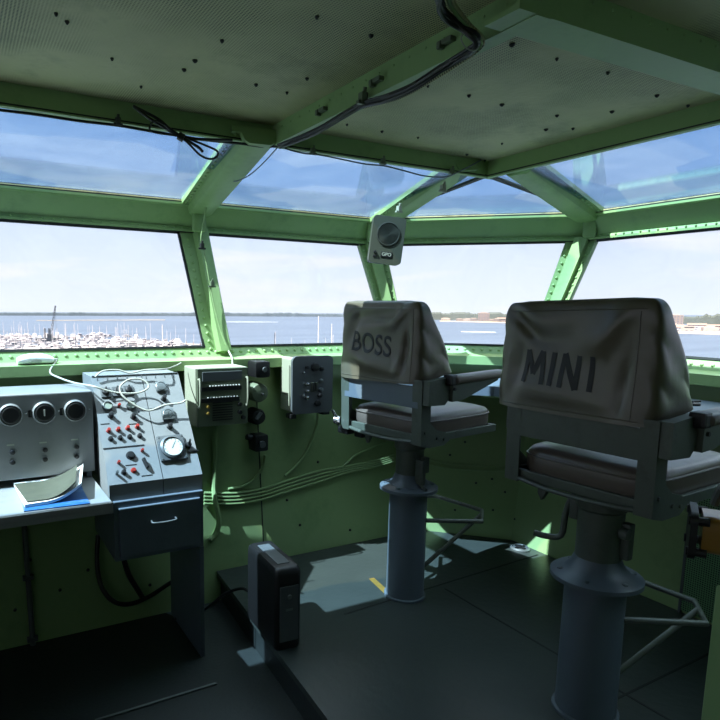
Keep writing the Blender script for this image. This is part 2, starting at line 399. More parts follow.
# mullion between the two left windows
yS, yH = 3.423, 3.591
mS0, mS1 = PY(205, 348, yS), PY(229, 345, yS); mH0, mH1 = PY(179, 230, yH), PY(205, 233, yH)
for p in (mS0, mS1): p.z = Z_SILL
for p in (mH0, mH1): p.z = Z_HEAD
pane_obj('window_1', [AL('sill'), mS0, mH0, AL('head')], GLASSL, 0, RUBBER, .012)
pane_obj('window_2', [mS1, AB('sill'), AB('head'), mH1], GLASSL, 0, RUBBER, .012)
pane_obj('window_3', [AB('sill'), BC('sill'), BC('head'), AB('head')], GLASSL, 0, RUBBER, .012)
pane_obj('window_4', [BC('sill'), CR('sill'), CR('head'), BC('head')], GLASSL, 0, RUBBER, .012)
# upper: small offset between roof line and panes
RT = Z_ROOF+.012
rf = V((2.517, 2.53, RT))
uA = lambda x: V((x, 2.53, RT))
umx0 = PZ(199, 204, Z_BT).x; umx1 = PZ(245, 146, Z_ROOF).x
z_ = V((0, 0, .012))
pane_obj('window_5', [AL('bt')+z_, V((umx0, 3.50, Z_BT))+z_, uA(umx1), uA(XL)], GLASSU, 0, RUBBER, .014, (0, 1))
pane_obj('window_6', [V((umx0, 3.50, Z_BT))+z_, AB('bt')+z_, rf, uA(umx1)], GLASSU, 0, RUBBER, .014, (0, 1))
pane_obj('window_7', [AB('bt')+z_, BC('bt')+z_, rf], GLASSU, 0, RUBBER, .014, (0, 1))
pane_obj('window_8', [BC('bt')+z_, CR('bt')+z_, V((2.517, YR, RT)), rf], GLASSU, 0, RUBBER, .014, (0, 1))

# ---- mullions (structure: trim)
def mull_plate(bm, bl, br, tl, tr, n_in, split=.45):
    """riveted flange on one side, raised smooth channel on the other"""
    n = V(n_in).normalized()
    def lp(a, b, t): return a+(b-a)*t
    rings = []
    for a, b in ((bl, br), (tl, tr)):
        rings.append([a-n*.02, a+n*.012, lp(a, b, split)+n*.012, lp(a, b, split+.08)+n*.055, lp(a, b, .93)+n*.06, b+n*.045, b-n*.02])
    loft(bm, rings)
    rivets(bm, lp(bl, br, split*.5)+n*.012, lp(tl, tr, split*.5)+n*.012, n, .045, .010, .008)
nA = (AL('head')-AL('sill')).cross(V((1, 0, 0))).normalized()
if nA.y > 0: nA = -nA
bm = B(); mull_plate(bm, mS0-V((0, 0, .03)), mS1-V((0, 0, .03)), mH0+V((0, 0, .02)), mH1+V((0, 0, .02)), nA)
struct('trim_5', bm, GREEN, smooth=True, autosmooth=30)
def corner_post(bm, s, h, dA, dB, wS=.12, wH=.12):
    rs = []
    for p, w, in ((s, wS), (h, wH)):
        a = p+dA*w; b = p+dB*w; inn = (dA+dB).normalized()
        na = V((-dA.y, dA.x, 0)); na = na if na.dot(inn) > 0 else -na
        nb = V((-dB.y, dB.x, 0)); nb = nb if nb.dot(inn) > 0 else -nb
        rs.append([a-na*.02, a+na*.012, p+dA*(w*.55)+na*.012, p+dA*(w*.42)+inn*.05, p+inn*.062, p+dB*(w*.42)+inn*.05, p+dB*(w*.55)+nb*.012, b+nb*.012, b-nb*.02, p-inn*.04])
    loft(bm, rs)
    for dd, i in ((dA, 0), (dB, 1)):
        nn = V((-dd.y, dd.x, 0)); inn = (dA+dB).normalized(); nn = nn if nn.dot(inn) > 0 else -nn
        rivets(bm, s+dd*(wS*.78)+nn*.012, h+dd*(wH*.78)+nn*.012, nn, .045, .009, .007)
bm = B(); corner_post(bm, AB('sill')-V((0, 0, .03)), AB('head')+V((0, 0, .02)), V((-1, 0, 0)), V((1, -1, 0)).normalized(), .07, .10); struct('trim_6', bm, GREEN, smooth=True, autosmooth=30)
bm = B(); corner_post(bm, BC('sill')-V((0, 0, .03)), BC('head')+V((0, 0, .02)), V((-1, 1, 0)).normalized(), V((0, -1, 0)), .07, .10); struct('trim_7', bm, GREEN, smooth=True, autosmooth=30)
def upper_mullion(name, p, q, w, dep, side, ext=0.0):
    """deep rounded channel hanging under the glazing from p (window side) to q (roof)"""
    bm = B(); p = V(p)+V((0, 0, .012)); q = V(q)+V((0, 0, .042)); d = (q-p).normalized(); s = V(side).normalized(); s = (s-d*s.dot(d)).normalized()
    dn = d.cross(s); dn = dn if dn.z < 0 else -dn
    rs = []
    q = q+d*ext; pts = [(p, 0), (q, 0)]
    for c, _ in pts:
        rs.append([c-s*w*.5-dn*.012, c-s*w*.5+dn*.012, c-s*w*.3+dn*.012, c-s*w*.22+dn*dep*.8, c-s*w*.12+dn*dep, c+s*w*.36+dn*dep, c+s*w*.46+dn*dep*.8, c+s*w*.5+dn*.01, c+s*w*.5-dn*.012])
    loft(bm, rs)
    rivets(bm, p-s*w*.4+dn*.012, q-s*w*.4+dn*.012, dn, .045, .009, .007)
    return struct(name, bm, GREEN, smooth=True, autosmooth=30)
upper_mullion('trim_8', (umx0, 3.54, Z_BT-.02), (umx1, 2.50, Z_ROOF), .195, .055, (1, 0, 0))
pb = PZ(384, 219, Z_BT); pt = PZ(452, 178, Z_ROOF)
upper_mullion('trim_9', (2.53, 3.50, Z_BT-.01), pt, .19, .05, (1, .6, 0), .12)
pt2 = PZ(520, 171, Z_ROOF)
upper_mullion('trim_10', (3.43, 2.57, Z_BT-.01), pt2, .19, .05, (-.3, 1, 0), -.03)
# rounded gussets where the uprights meet the header
for nm, c, s in (('trim_11', V(((mH0.x+mH1.x)/2+.01, 3.50, (Z_HEAD+Z_BT)/2)), (.10, .06, .20)), ('trim_12', AB('bt')+V((.0, .0, -.07)), (.11, .08, .17)), ('trim_13', BC('bt')+V((.03, .0, -.07)), (.10, .10, .17))):
    s = tuple(q*.8 for q in s); bm = B(); r = Matrix.Rotation({'trim_11': 0, 'trim_12': -.4, 'trim_13': -1.1}[nm], 3, 'Z'); box(bm, c, s, r, bev=.02); struct(nm, bm, GREEN, smooth=True)

# ---- roof beams and ceiling
bm = B()
def beam(bm, a, b, w, inward):
    """hanging channel; a,b inner lower edge; w flange width away from 'inward'"""
    a = V(a); b = V(b); i = V(inward)
    rs = [[p, p-i*w, p-i*w+V((0, 0, .012)), p-i*.008+V((0, 0, .012)), p-i*.008+V((0, 0, Z_CEIL-Z_ROOF+.01)), p+V((0, 0, Z_CEIL-Z_ROOF+.01))] for p in (a, b)]
    loft(bm, rs)
beam(bm, (XL, 2.53, Z_ROOF), (2.58, 2.53, Z_ROOF), .03, (0, -1, 0))
struct('trim_14', bm, GREEN)
bm = B(); beam(bm, (2.517, 2.555, Z_ROOF-.001), (2.517, YR, Z_ROOF-.001), .03, (-1, 0, 0)); struct('trim_15', bm, GREEN)
bm = B()
for x_, side in ((1.247, 1),):
    a, b = V((x_, 2.53, Z_ROOF-.002)), V((x_, 1.122, Z_ROOF-.002)); i = V((-1, 0, 0)); w = .05
    rs = [[p, p-i*w, p-i*w+V((0, 0, .01)), p-i*.01+V((0, 0, .01)), p-i*.01+V((0, 0, .09)), p+V((0, 0, .09))] for p in (a, b)]
    loft(bm, rs)
    rivets(bm, a+V((0, 0, .06)), b+V((0, 0, .06)), i, .075, .004, .003)
struct('trim_16', bm, GREEN)
bm = B()
a, b = V((1.19, 1.123, Z_ROOF)), V((2.52, 1.103, Z_ROOF)); i = V((0, -1, 0))
loft(bm, [[p, p-i*.11, p-i*.11+V((0, 0, .012)), p-i*.01+V((0, 0, .012)), p-i*.01+V((0, 0, .09)), p+V((0, 0, .09))] for p in (a, b)])
rivets(bm, a+V((0, 0, .065)), b+V((0, 0, .065)), i, .075, .005, .004)
struct('trim_17', bm, GREEN)
bm = B(); a, b = V((XL, .0, Z_ROOF)), V((2.52, .0, Z_ROOF))
loft(bm, [[p, p-i*.1, p-i*.1+V((0, 0, .012)), p-i*.01+V((0, 0, .012)), p-i*.01+V((0, 0, .09)), p+V((0, 0, .09))] for p in (a, b)])
struct('trim_18', bm, GREEN)
bm = B(); box(bm, ((XL+2.517)/2, (YR+2.53)/2, Z_CEIL+.03), (2.53-XL, 2.543-YR, .06))
ce = struct('ceiling', bm, CEIL)
# gusset plate where the cables turn
# cut: small fasteners on the ceiling
bm = B()
for u, w_ in ((67, 21), (112, 58), (184, 69), (141, 86), (256, 84), (307, 78), (287, 92), (371, 35), (347, 124), (382, 131), (418, 137), (428, 85), (469, 95), (512, 44), (557, 58), (608, 72), (657, 95), (502, 104), (557, 115), (573, 128), (546, 129), (502, 143), (612, 111), (688, 105), (317, 16), (56, 13), (222, 40), (195, 60), (485, 160), (467, 154)):
    p = PZ(u, w_, Z_CEIL); s = random.uniform(.5, 1.0)
    lathe(bm, [(.009*s, .001), (.010*s, -.003), (.004*s, -.009)], p, (0, 0, 1), 8)
obj('ceiling_clip', bm, RUBBER, ce)['label'] = 'dark clip stubs and holes in the ceiling sheet'
for g_, pts in enumerate((((404, 40), (430, 42)), ((370, 80), (388, 79)), ((315, 110), (330, 108)))):
    pass

# ------------------------------------------------------------ instrument box on the shelf (left)
def R_from(xdir, normal):
    x = V(xdir).normalized(); n = V(normal).normalized(); y = n.cross(x).normalized(); x = y.cross(n)
    return Matrix((x, y, n)).transposed()
SH_Y = 2.50; SH_Z = PY(60, 510, SH_Y).z
t = thing('shelf', 'long grey shelf with sunlit front edge under the dial cabinet', 'shelf', (0, 3.0, SH_Z))
x1 = PY(113, 504, SH_Y).x
bm = B(); box(bm, ((XL+x1)/2, (3.29+SH_Y)/2-3.0, -.012), (x1-XL, 3.29-SH_Y, .024), bev=.003); obj('shelf_board', bm, GREY, t)
bm = B(); box(bm, ((XL+x1)/2, SH_Y-3.0+.008, -.03), (x1-XL, .012, .03)); obj('front_lip', bm, GREY, t)
# cabinet
yb = 2.92
tl, tr = PY(0, 396, yb), PY(92.5, 390.5, yb); bl, br = PY(0, 482, yb), PY(95, 470.5, yb)
xr = (tr.x+br.x)/2; zt = (tl.z+tr.z)/2; zb = (bl.z+br.z)/2
t = thing('dial_cabinet', 'grey metal cabinet with three round black windows above the papers', 'cabinet', (xr-.6, 3.05, zb))
bm = B(); W = 1.9
box(bm, (.6-W/2, 0.03, (zt-zb)/2), (W, .32, zt-zb), bev=.006); obj('cabinet_body', bm, GREY, t)
bm = B(); box(bm, (.6-.02, .03, -(zb-SH_Z)/2), (.02, .26, zb-SH_Z)); obj('support_bracket', bm, GREYD, t)
bm = B(); box(bm, (-.9, .03, -(zb-SH_Z)/2), (.02, .26, zb-SH_Z)); obj('support_bracket', bm, GREYD, t)
orig = V((xr-.6, 3.05, zb))
def text_obj(txt, size, M, m, parent, name='lettering', extr=.0006, bold=.0, track=1.0):
    cu = bpy.data.curves.new(name, 'FONT'); cu.body = txt; cu.size = size; cu.extrude = extr; cu.align_x = 'CENTER'; cu.align_y = 'CENTER'
    cu.offset = bold; cu.space_character = track
    o = bpy.data.objects.new(name, cu); C.objects.link(o)
    dg = bpy.context.evaluated_depsgraph_get(); me = bpy.data.meshes.new_from_object(o.evaluated_get(dg))
    C.objects.unlink(o); bpy.data.objects.remove(o)
    me.transform(M); me.materials.clear(); me.materials.append(m)
    o = bpy.data.objects.new(name, me); C.objects.link(o); o.parent = parent
    return o
FR = Matrix(((1, 0, 0), (0, 0, -1), (0, 1, 0)))   # columns: text x->+x, text y->+z, normal -> -y
FR = Matrix(((1, 0, 0), (0, 0, -1), (0, 1, 0)))
for i, (u, w_) in enumerate(((10.5, 415), (44, 412.5), (75, 410.5))):
    p = PY(u, w_, 2.92)-orig+V((0, -.004, 0))
    bm = B(); lathe(bm, [(.050, 0), (.050, .008), (.044, .014), (.040, .006)], p+V((0, .004, 0)), (0, -1, 0), 36); o1 = obj('dial_ring', bm, GREY, t, smooth=True)
    bm = B(); lathe(bm, [(.037, 0), (.037, .012), (.033, .014)], p+V((0, .002, 0)), (0, -1, 0), 32); obj('dial_window', bm, BLACK, o1)
    bm = B(); box(bm, p+V((-.062, -.002, 0)), (.008, .01, .03)); box(bm, p+V((-.058, -.002, .014)), (.012, .01, .004)); box(bm, p+V((-.058, -.002, -.014)), (.012, .01, .004)); obj('dial_latch', bm, BLACK, o1)
    bm = B(); lathe(bm, [(.004, 0), (.003, .006)], p+V((.064, .002, 0)), (0, -1, 0), 8); obj('screw', bm, STEEL, o1)
    if i == 1:
        M = Matrix.Translation(p+V((0, -.0135, 0))) @ Matrix.Rotation(math.radians(90), 4, 'X')
        text_obj('1', .042, M, DIALW, o1, 'numeral', bold=.0008)
for (u, w1, w2) in ((12.5, 452, 462), (45, 449.5, 459), (76.5, 446.5, 456)):
    for w_ in (w1, w2):
        p = PY(u, w_, 2.92)-orig
        bm = B(); lathe(bm, [(.016, 0), (.015, .004), (.006, .004)], p, (0, -1, 0), 18); o1 = obj('button_collar', bm, GREY, t, smooth=True)
        bm = B(); lathe(bm, [(.0105, .002), (.0105, .014), (.008, .016)], p, (0, -1, 0), 16); obj('button', bm, BLACK, o1, smooth=True)
    bm = B(); box(bm, PY(u-2, w1-7, 2.92)-orig, (.03, .003, .006)); obj('name_strip', bm, LABELP, t)

# ------------------------------------------------------------ sloped console
yB_, yT_ = 2.70, 3.04
bl, br = PY(110, 486, yB_), PY(203, 473.5, yB_); tl, tr = PY(90, 377, yT_), PY(177.5, 373, yT_)
cx0 = (bl.x+tl.x)/2; cx1 = (br.x+tr.x)/2; czb = (bl.z+br.z)/2; czt = (tl.z+tr.z)/2
cz0 = PY(157, 495, yB_).z
t = thing('control_console', 'grey sloping control console crowded with knobs, switches and gauges', 'console', ((cx0+cx1)/2, 2.87, cz0))
orig = V(((cx0+cx1)/2, 2.87, cz0)); W = cx1-cx0; seamx = W*.5*.08
def side(x0, x1):
    return [V((x, y-2.87, z-cz0)) for x, y, z in ((x0, yB_, cz0), (x0, yB_, czb), (x0, yT_, czt), (x0, yT_+.22, czt), (x0, yT_+.22, cz0))], (x1-x0, 0, 0)
bm = B(); prism(bm, *side(-W/2, .025)); obj('left_panel', bm, GREY, t)
bm = B(); prism(bm, *side(.029, W/2)); obj('right_panel', bm, GREY, t)
slope_n = V((0, -(czt-czb), (yT_-yB_))).normalized()
slope_v = V((0, yT_-yB_, czt-czb)).normalized()
def PS(u, w_):
    return PLN(u, w_, (0, yB_, czb), slope_n)-orig
def on_slope(u, w_, kind, r, h, m, n=18):
    p = PS(u, w_); bm = B()
    if kind == 'knob': lathe(bm, [(r, 0), (r*.95, h*.3), (r*.7, h*.35), (r*.7, h), (r*.5, h*1.02)], p, slope_n, n)
    elif kind == 'cap': lathe(bm, [(r, 0), (r, h*.8), (r*.8, h)], p, slope_n, n)
    return bm, p
RS = R_from((1, 0, 0), slope_n)
for u, w_ in ((118, 430), (118-9.5+0, 431),):
    pass
def knobs(name, pts, r, h, m, label=None, kind='knob'):
    h = h*.72
    for u, w_ in pts:
        bm, p = on_slope(u, w_, kind, r, h, m); o = obj(name, bm, m, t, smooth=True)
        if label: o['label'] = label
knobs('switch_knob', [(108.5, 431), (118, 430), (127.5, 428.5), (137, 427)], .011, .03, RED, 'red switch knob')
knobs('switch_knob', [(110.5, 439), (120, 438), (129.5, 437), (139.5, 436)], .012, .022, BLACK)
knobs('indicator_lamp', [(119, 406), (142, 451), (118.5, 463)], .007, .03, RED, 'red indicator lamp', 'cap')
knobs('rotary_knob', [(130.5, 455.5)], .021, .022, BLACK)
knobs('rotary_knob', [(133.5, 470.5)], .013, .02, RED, 'dark red rotary knob')
knobs('rotary_knob', [(123.5, 472.5)], .012, .03, BLACK)
knobs('toggle_lever', [(116.5, 474)], .006, .045, STEEL, None, 'cap')
# lever
bm = B(); p = PS(145, 464); box(bm, p+slope_n*.012, (.014, .05, .02), RS @ Matrix.Rotation(.25, 3, 'Z'), bev=.003); obj('toggle_lever', bm, BLACK, t)
for u, w_ in ((105.5, 393), (117, 392), (128.5, 391)):   # three rotary switches along the top
    p = PS(u, w_)
    bm = B(); box(bm, p+slope_n*.004, (.046, .052, .008), RS, bev=.002); o1 = obj('switch_plate', bm, DKBOX, t)
    bm = B(); lathe(bm, [(.017, .006), (.015, .02), (.010, .022)], p, slope_n, 20); box(bm, p+slope_n*.026, (.008, .034, .014), RS, bev=.002); obj('switch_handle', bm, BLACK, o1)
def gauge(name, u, w_, r, face, bez, square=None, needle=True, h=.018):
    p = PS(u, w_)
    bm = B()
    if square: box(bm, p+slope_n*.008, (square, square, .016), RS, bev=.005)
    lathe(bm, [(r*1.22, 0), (r*1.2, h*.8), (r*1.0, h), (r*.98, h*.75)], p, slope_n, 32); o1 = obj(name, bm, bez, t, smooth=True, autosmooth=30)
    bm = B(); lathe(bm, [(r, h*.55), (r*.97, h*.8)], p, slope_n, 32); o2 = obj('dial_face', bm, face, o1)
    if needle:
        bm = B(); d = (RS @ V((.5, .8, 0))).normalized(); q = p+slope_n*(h*.86)
        prism(bm, [q-d*r*.2+d.cross(slope_n)*.0012, q-d*r*.2-d.cross(slope_n)*.0012, q+d*r*.75-d.cross(slope_n)*.0006, q+d*r*.75+d.cross(slope_n)*.0006], slope_n*.0008)
        for k in range(11):
            a = math.radians(-130+26*k); dd = RS @ V((math.sin(a), math.cos(a), 0)); e = dd.cross(slope_n)*.0007
            prism(bm, [q+dd*r*.74-e, q+dd*r*.9-e, q+dd*r*.9+e, q+dd*r*.74+e], slope_n*.0004)
        obj('needle', bm, INK, o1)
    return o1
gauge('gauge', 107.5, 407, .019, DIALG, STEEL, None, False)
gauge('gauge', 131, 406, .019, DIALG, STEEL, None, False)
g = gauge('gauge', 171.5, 448.5, .048, DIALW, DKBOX, .128, True, .03)
g['label'] = 'large square-framed gauge with pale face'
p = PS(171.5, 448.5)
bm = B()
for sx in (-1, 1):
    for sy in (-1, 1): bm = B(); lathe(bm, [(.004, .014), (.003, .019)], p+RS @ V((sx*.055, sy*.055, 0)), slope_n, 8); obj('screw', bm, STEEL, g)
gauge('gauge', 167.5, 415, .022, DIALW, STEEL, .060, True)
gauge('gauge', 160.5, 387.5, .022, DIALG, STEEL, .052, False)
for u, w_ in ((163.5, 399), (110.5, 416), (133, 417), (169.5, 427)):
    bm, p = on_slope(u, w_, 'knob', .014, .028, BLACK); obj('rotary_knob', bm, BLACK, t, smooth=True)
p = PS(188, 446); bm = B(); lathe(bm, [(.015, 0), (.013, .022), (.006, .024)], p, slope_n, 16); rod(bm, p+slope_n*.02, p+slope_n*.045+V((.0, 0, .012)), .005, 8); box(bm, p+RS @ V((.02, -.03, .004)), (.05, .006, .006), RS); obj('toggle_switch', bm, BLACK, t, smooth=True)
# engraved strips, hinge line
bm = B()
for u, w_, L in ((117, 447.5, .16),):
    bm = B(); box(bm, PS(124, 447), (.185, .006, .004), RS); obj('label_strip', bm, BLACK, t)
for u, w_, L in ((118, 401, .05), (105, 424, .04), (147, 475.5, .05), (131, 465, .05), (133, 424, .04), (113, 399, .03)):
    bm = B(); box(bm, PS(u, w_), (L, .004, .003), RS); obj('label_strip', bm, BLACK, t)
bm = B()
a = V((-W/2+.004, yT_-2.87, czt-cz0)); b = V((W/2-.004, yT_-2.87, czt-cz0))
rod(bm, a+V((0, -.002, .002)), b+V((0, -.002, .002)), .003, 8)
for k in range(9):
    q = a+(b-a)*((k+.5)/9)-slope_v*.012+slope_n*.001; box(bm, q, (.003, .022, .003), RS)
obj('hinge', bm, DKBOX, t)
# drawer unit below
y0 = 2.66
dtl = PY(113, 504.5, y0); dbr = PY(206, 548.5, y0); dbl = PY(118, 563, y0)
dx0 = (dtl.x+dbl.x)/2; dx1 = PY(205, 520, y0).x; dz1 = cz0; dz0 = (dbl.z+dbr.z)/2
DY = y0
t = thing('drawer_cabinet', 'dark blue grey drawer cabinet beneath the sloping console', 'cabinet', ((dx0+dx1)/2, y0+.25, -.17))
orig = V(((dx0+dx1)/2, y0+.25, -.17))
bm = B(); box(bm, (0, 0, (dz0+dz1)/2+.17), (dx1-dx0, .46, dz1-dz0-.002), bev=.004); obj('cabinet_body', bm, GREYD, t)
bm = B(); box(bm, (0, -.243+.008, (dz0+dz1)/2+.165), (dx1-dx0-.04, .02, dz1-dz0-.05), bev=.004); dr = obj('drawer', bm, GREYD, t)
bm = B(); hp = V((.01, -.255, dz1+.17-.105)); tube(bm, [hp+V((-.055, .01, 0)), hp+V((-.052, -.012, -.004)), hp+V((0, -.016, -.006)), hp+V((.052, -.012, -.004)), hp+V((.055, .01, 0))], .004, 8); obj('handle', bm, STEEL, dr, smooth=True)
bm = B(); lx = dx1-.01-orig.x; box(bm, (lx, .01, (dz0+.17)/2-.0), (.02, .48, dz0+.17)); obj('leg', bm, GREYD, t)
# papers on the shelf
def sheet(name, label, cat, quad, curl, m, th=.003, nseg=10, cdir=0):
    a, b, c, d = [V(p) for p in quad]; bm = B(); rows = []
    for layer in (0, 1):
        for i in range(nseg+1):
            s = i/nseg; row = []
            for j in range(5):
                r_ = j/4; p = (a+(b-a)*s)*(1-r_)+(d+(c-d)*s)*r_
                row.append(bm.verts.new(p+V((0, 0, curl(s, r_)+layer*th))))
            rows.append(row)
    n = nseg+1
    for L in (0, n):
        for i in range(nseg):
            for j in range(4):
                f = [rows[L+i][j], rows[L+i+1][j], rows[L+i+1][j+1], rows[L+i][j+1]]; bm.faces.new(f if L else f[::-1])
    for i in range(nseg):
        for j in (0, 4):
            bm.faces.new([rows[i][j], rows[i+1][j], rows[n+i+1][j], rows[n+i][j]])
    for i in (0, nseg):
        for j in range(4):
            bm.faces.new([rows[i][j], rows[i][j+1], rows[n+i][j+1], rows[n+i][j]])
    return tag(obj(name, bm, m, smooth=True), label, cat)
z0 = SH_Z+.001
sheet('brochure', 'blue brochure lying flat on the shelf beneath the curled booklet', 'brochure', [PZ(24, 512, z0), PZ(90, 504, z0), PZ(80, 484, z0), PZ(20, 490, z0)], lambda s, r: 0, BLUEP, .004)
sheet('booklet', 'white booklet curling up at its right end on the shelf', 'booklet', [PZ(25, 509, z0), PZ(82, 500, z0), PZ(84, 478, z0), PZ(14, 487, z0)], lambda s, r: .006+.055*max(0, s-.35)**2/.42, PAPER, .012)
sheet('printed_leaflet', 'tan and dark printed leaflet lying open on top of the white booklet', 'leaflet', [PZ(27, 502, z0+.022), PZ(76, 496, z0+.022), PZ(78, 478, z0+.022), PZ(14, 484, z0+.022)], lambda s, r: .0+.06*max(0, s-.35)**2/.42, TANP, .002)

# ------------------------------------------------------------ items on the left wall
def wallpt(u, w_, d=0):
    """point at the wall surface, moved d into the room"""
    n = V((0, -1, .162)).normalized(); return PLN(u, w_, V((0, 3.216, 0))+n*d, n)
# radio
d = .15
yf = 3.12
tl, tr, bl, br = PY(195, 368, yf), PY(246, 367, yf), PY(196, 427, yf), PY(248, 424, yf)
x0 = (tl.x+bl.x)/2; x1 = (tr.x+br.x)/2; zt = (tl.z+tr.z)/2; zb = (bl.z+br.z)/2
orig = V(((x0+x1)/2, 3.3, zb)); t = thing('intercom_unit', 'olive intercom unit with two switch rows and a slotted speaker', 'intercom', orig)
W = x1-x0; H = zt-zb
bm = B(); box(bm, (0, -.085, H/2), (W, .19, H), bev=.006); obj('housing', bm, LTBOX, t)
bm = B(); box(bm, (.004, -.183, H/2), (W-.008, .012, H-.006), bev=.003); obj('front_panel', bm, OLIVE, t)
bm = B(); box(bm, (.0, -.191, H-.045), (W-.07, .008, .05), bev=.002); obj('name_plate', bm, DKBOX, t)
bm = B()
for r_ in (0, 1):
    for k in range(11):
        p = V((-W/2+.075+k*(W-.13)/10-(.012 if r_ else 0), -.19, H-.098-r_*.062)); bm = B(); lathe(bm, [(.004, 0), (.0035, .012)], p, (0, -1, .3), 6); obj('switch', bm, WHITE, t)
bm = B()
for r_ in (0, 1): bm = B(); box(bm, (-.005-(.012 if r_ else 0), -.192, H-.112-r_*.062), (W-.07, .010, .022)); obj('switch_bar', bm, BLACK, t)
bm = B()
for k in range(9): box(bm, (.0, -.191, .035+k*.0135), (.115, .006, .0055))
obj('speaker_slots', bm, BLACK, t)
for sx in (-1, 1):
    bm = B(); x = sx*(W/2-.012); tube(bm, [(x, -.19, H-.06), (x, -.215, H-.065), (x, -.215, H-.20), (x, -.19, H-.205)], .005, 8, k=3); obj('handle', bm, LTBOX, t, smooth=True)
bm = B()
for q in ((-.085, .11), (-.085, .075)): bm = B(); lathe(bm, [(.009, 0), (.008, .02)], (q[0], -.186, q[1]), (0, -1, 0), 12); obj('switch_knob', bm, BRASS, t, smooth=True)
bm = B()
for q in ((.10, .115), (.10, .07), (.12, .04)): bm = B(); lathe(bm, [(.013, 0), (.011, .02)], (q[0], -.186, q[1]), (0, -1, 0), 14); obj('switch_knob', bm, BLACK, t, smooth=True)
# column of four devices
def dev(u, w_, y): return PY(u, w_, y)
p = dev(262.5, 369.5, 3.2)
t = thing('junction_box', 'rounded dark box topmost in the column beside the intercom', 'junction box', (p.x, 3.33, p.z))
bm = B(); box(bm, (0, -.07, 0), (.095, .14, .095), bev=.016); obj('housing', bm, BLACK, t, smooth=True)
bm = B(); lathe(bm, [(.016, 0), (.014, .008)], (.01, -.138, 0), (0, -1, 0), 16); obj('knob', bm, STEEL, t, smooth=True)
p = dev(262, 393.5, 3.2)
t = thing('round_buzzer', 'round grey green disc device second in the wall column', 'buzzer', (p.x, 3.33, p.z))
bm = B(); lathe(bm, [(.056, 0), (.056, .11), (.050, .125), (.02, .130)], (0, .02, 0), (0, -1, 0), 36); obj('housing', bm, OLIVE, t, smooth=True)
bm = B(); lathe(bm, [(.009, 0), (.006, .02)], (.012, -.105, -.005), (0, -1, 0), 12); obj('knob', bm, CHROME, t, smooth=True)
p = dev(261, 418, 3.22)
t = thing('selector_switch', 'black round rotary switch third in the wall column', 'switch', (p.x, 3.33, p.z))
bm = B(); lathe(bm, [(.048, 0), (.048, .08), (.040, .10), (.02, .105)], (0, .015, 0), (0, -1, 0), 30); obj('housing', bm, BLACK, t, smooth=True)
bm = B(); box(bm, (-.01, -.10, .012), (.012, .03, .05), Matrix.Rotation(.7, 3, 'Y'), bev=.003); obj('handle', bm, STEEL, t)
p = dev(261, 443, 3.24)
t = thing('phone_jack', 'black squarish socket box lowest in the wall column', 'socket box', (p.x, 3.32, p.z))
bm = B(); box(bm, (0, -.045, 0), (.088, .10, .10), bev=.014); lathe(bm, [(.02, 0), (.017, .03)], (-.05, -.05, .03), (-1, 0, .3), 14); obj('housing', bm, BLACK, t, smooth=True)
bm = B(); lathe(bm, [(.022, 0), (.02, .012), (.01, .013)], (0, -.094, -.005), (0, -1, 0), 20); obj('socket', bm, DKBOX, t, smooth=True)
# control box
yf = 3.16
tl, tr, bl, br = PY(291.5, 357, yf), PY(332, 355, yf), PY(292, 415, yf), PY(332, 411, yf)
x0 = (tl.x+bl.x)/2; x1 = (tr.x+br.x)/2; zt = (tl.z+tr.z)/2; zb = (bl.z+br.z)/2
orig = V(((x0+x1)/2, 3.3, zb)); W = x1-x0; H = zt-zb
t = thing('control_box', 'dark grey rounded control box with knobs left of the boss chair', 'control box', orig)
bm = B(); box(bm, (-.003, -.055, H/2), (W-.016, .15, H-.02), bev=.012); obj('housing', bm, LTBOX, t)
def rrect(w, h, r, n=6):
    out = []
    for cx, cy, a0 in ((w/2-r, h/2-r, 0), (-w/2+r, h/2-r, 90), (-w/2+r, -h/2+r, 180), (w/2-r, -h/2+r, 270)):
        for k in range(n+1):
            a = math.radians(a0+90*k/n); out.append((cx+r*math.cos(a), cy+r*math.sin(a)))
    return out
bm = B(); prism(bm, [V((a, -.148, b+H/2)) for a, b in rrect(W, H, .03)], (0, .02, 0)); obj('front_panel', bm, DKBOX, t)
for q, r_, m_ in (((0.01, .235), .026, BLACK), ((-.045, .15), .012, CHROME), ((-.045, .115), .012, CHROME), ((-.045, .082), .012, CHROME), ((.052, .165), .012, STEEL), ((.052, .12), .013, STEEL), ((-.07, .21), .007, CHROME), ((-.07, .095), .007, CHROME), ((.045, .09), .014, BLACK), ((.055, .225), .012, BLACK), ((.03, .05), .018, BLACK), ((-.045, .235), .010, BLACK)):
    bm = B(); lathe(bm, [(r_, 0), (r_*.9, .018), (r_*.5, .02)], (q[0], -.148, q[1]*H/.29), (0, -1, 0), 16); obj('knob', bm, m_, t, smooth=True)
bm = B(); box(bm, (.008, -.15, .135*H/.29), (.045, .006, .055), bev=.002); o1 = obj('meter_plate', bm, TANP, t)
bm = B(); box(bm, (.0, -.156, .135*H/.29), (.006, .006, .05)); box(bm, (.016, -.156, .135*H/.29), (.006, .006, .05)); obj('pointer', bm, BLACK, o1)
bm = B(); box(bm, (-W/2+.02, -.10, -.015), (.04, .06, .03), bev=.006); obj('cable_gland', bm, BLACK, t)
bm = B(); box(bm, (W/2-.03, -.10, -.010), (.05, .06, .02), bev=.006); obj('cable_gland', bm, BLACK, t)
bm = B(); rod(bm, (-W/2-.006, -.12, H*.15), (-W/2-.006, -.12, H*.85), .005, 8); obj('hinge', bm, LTBOX, t)

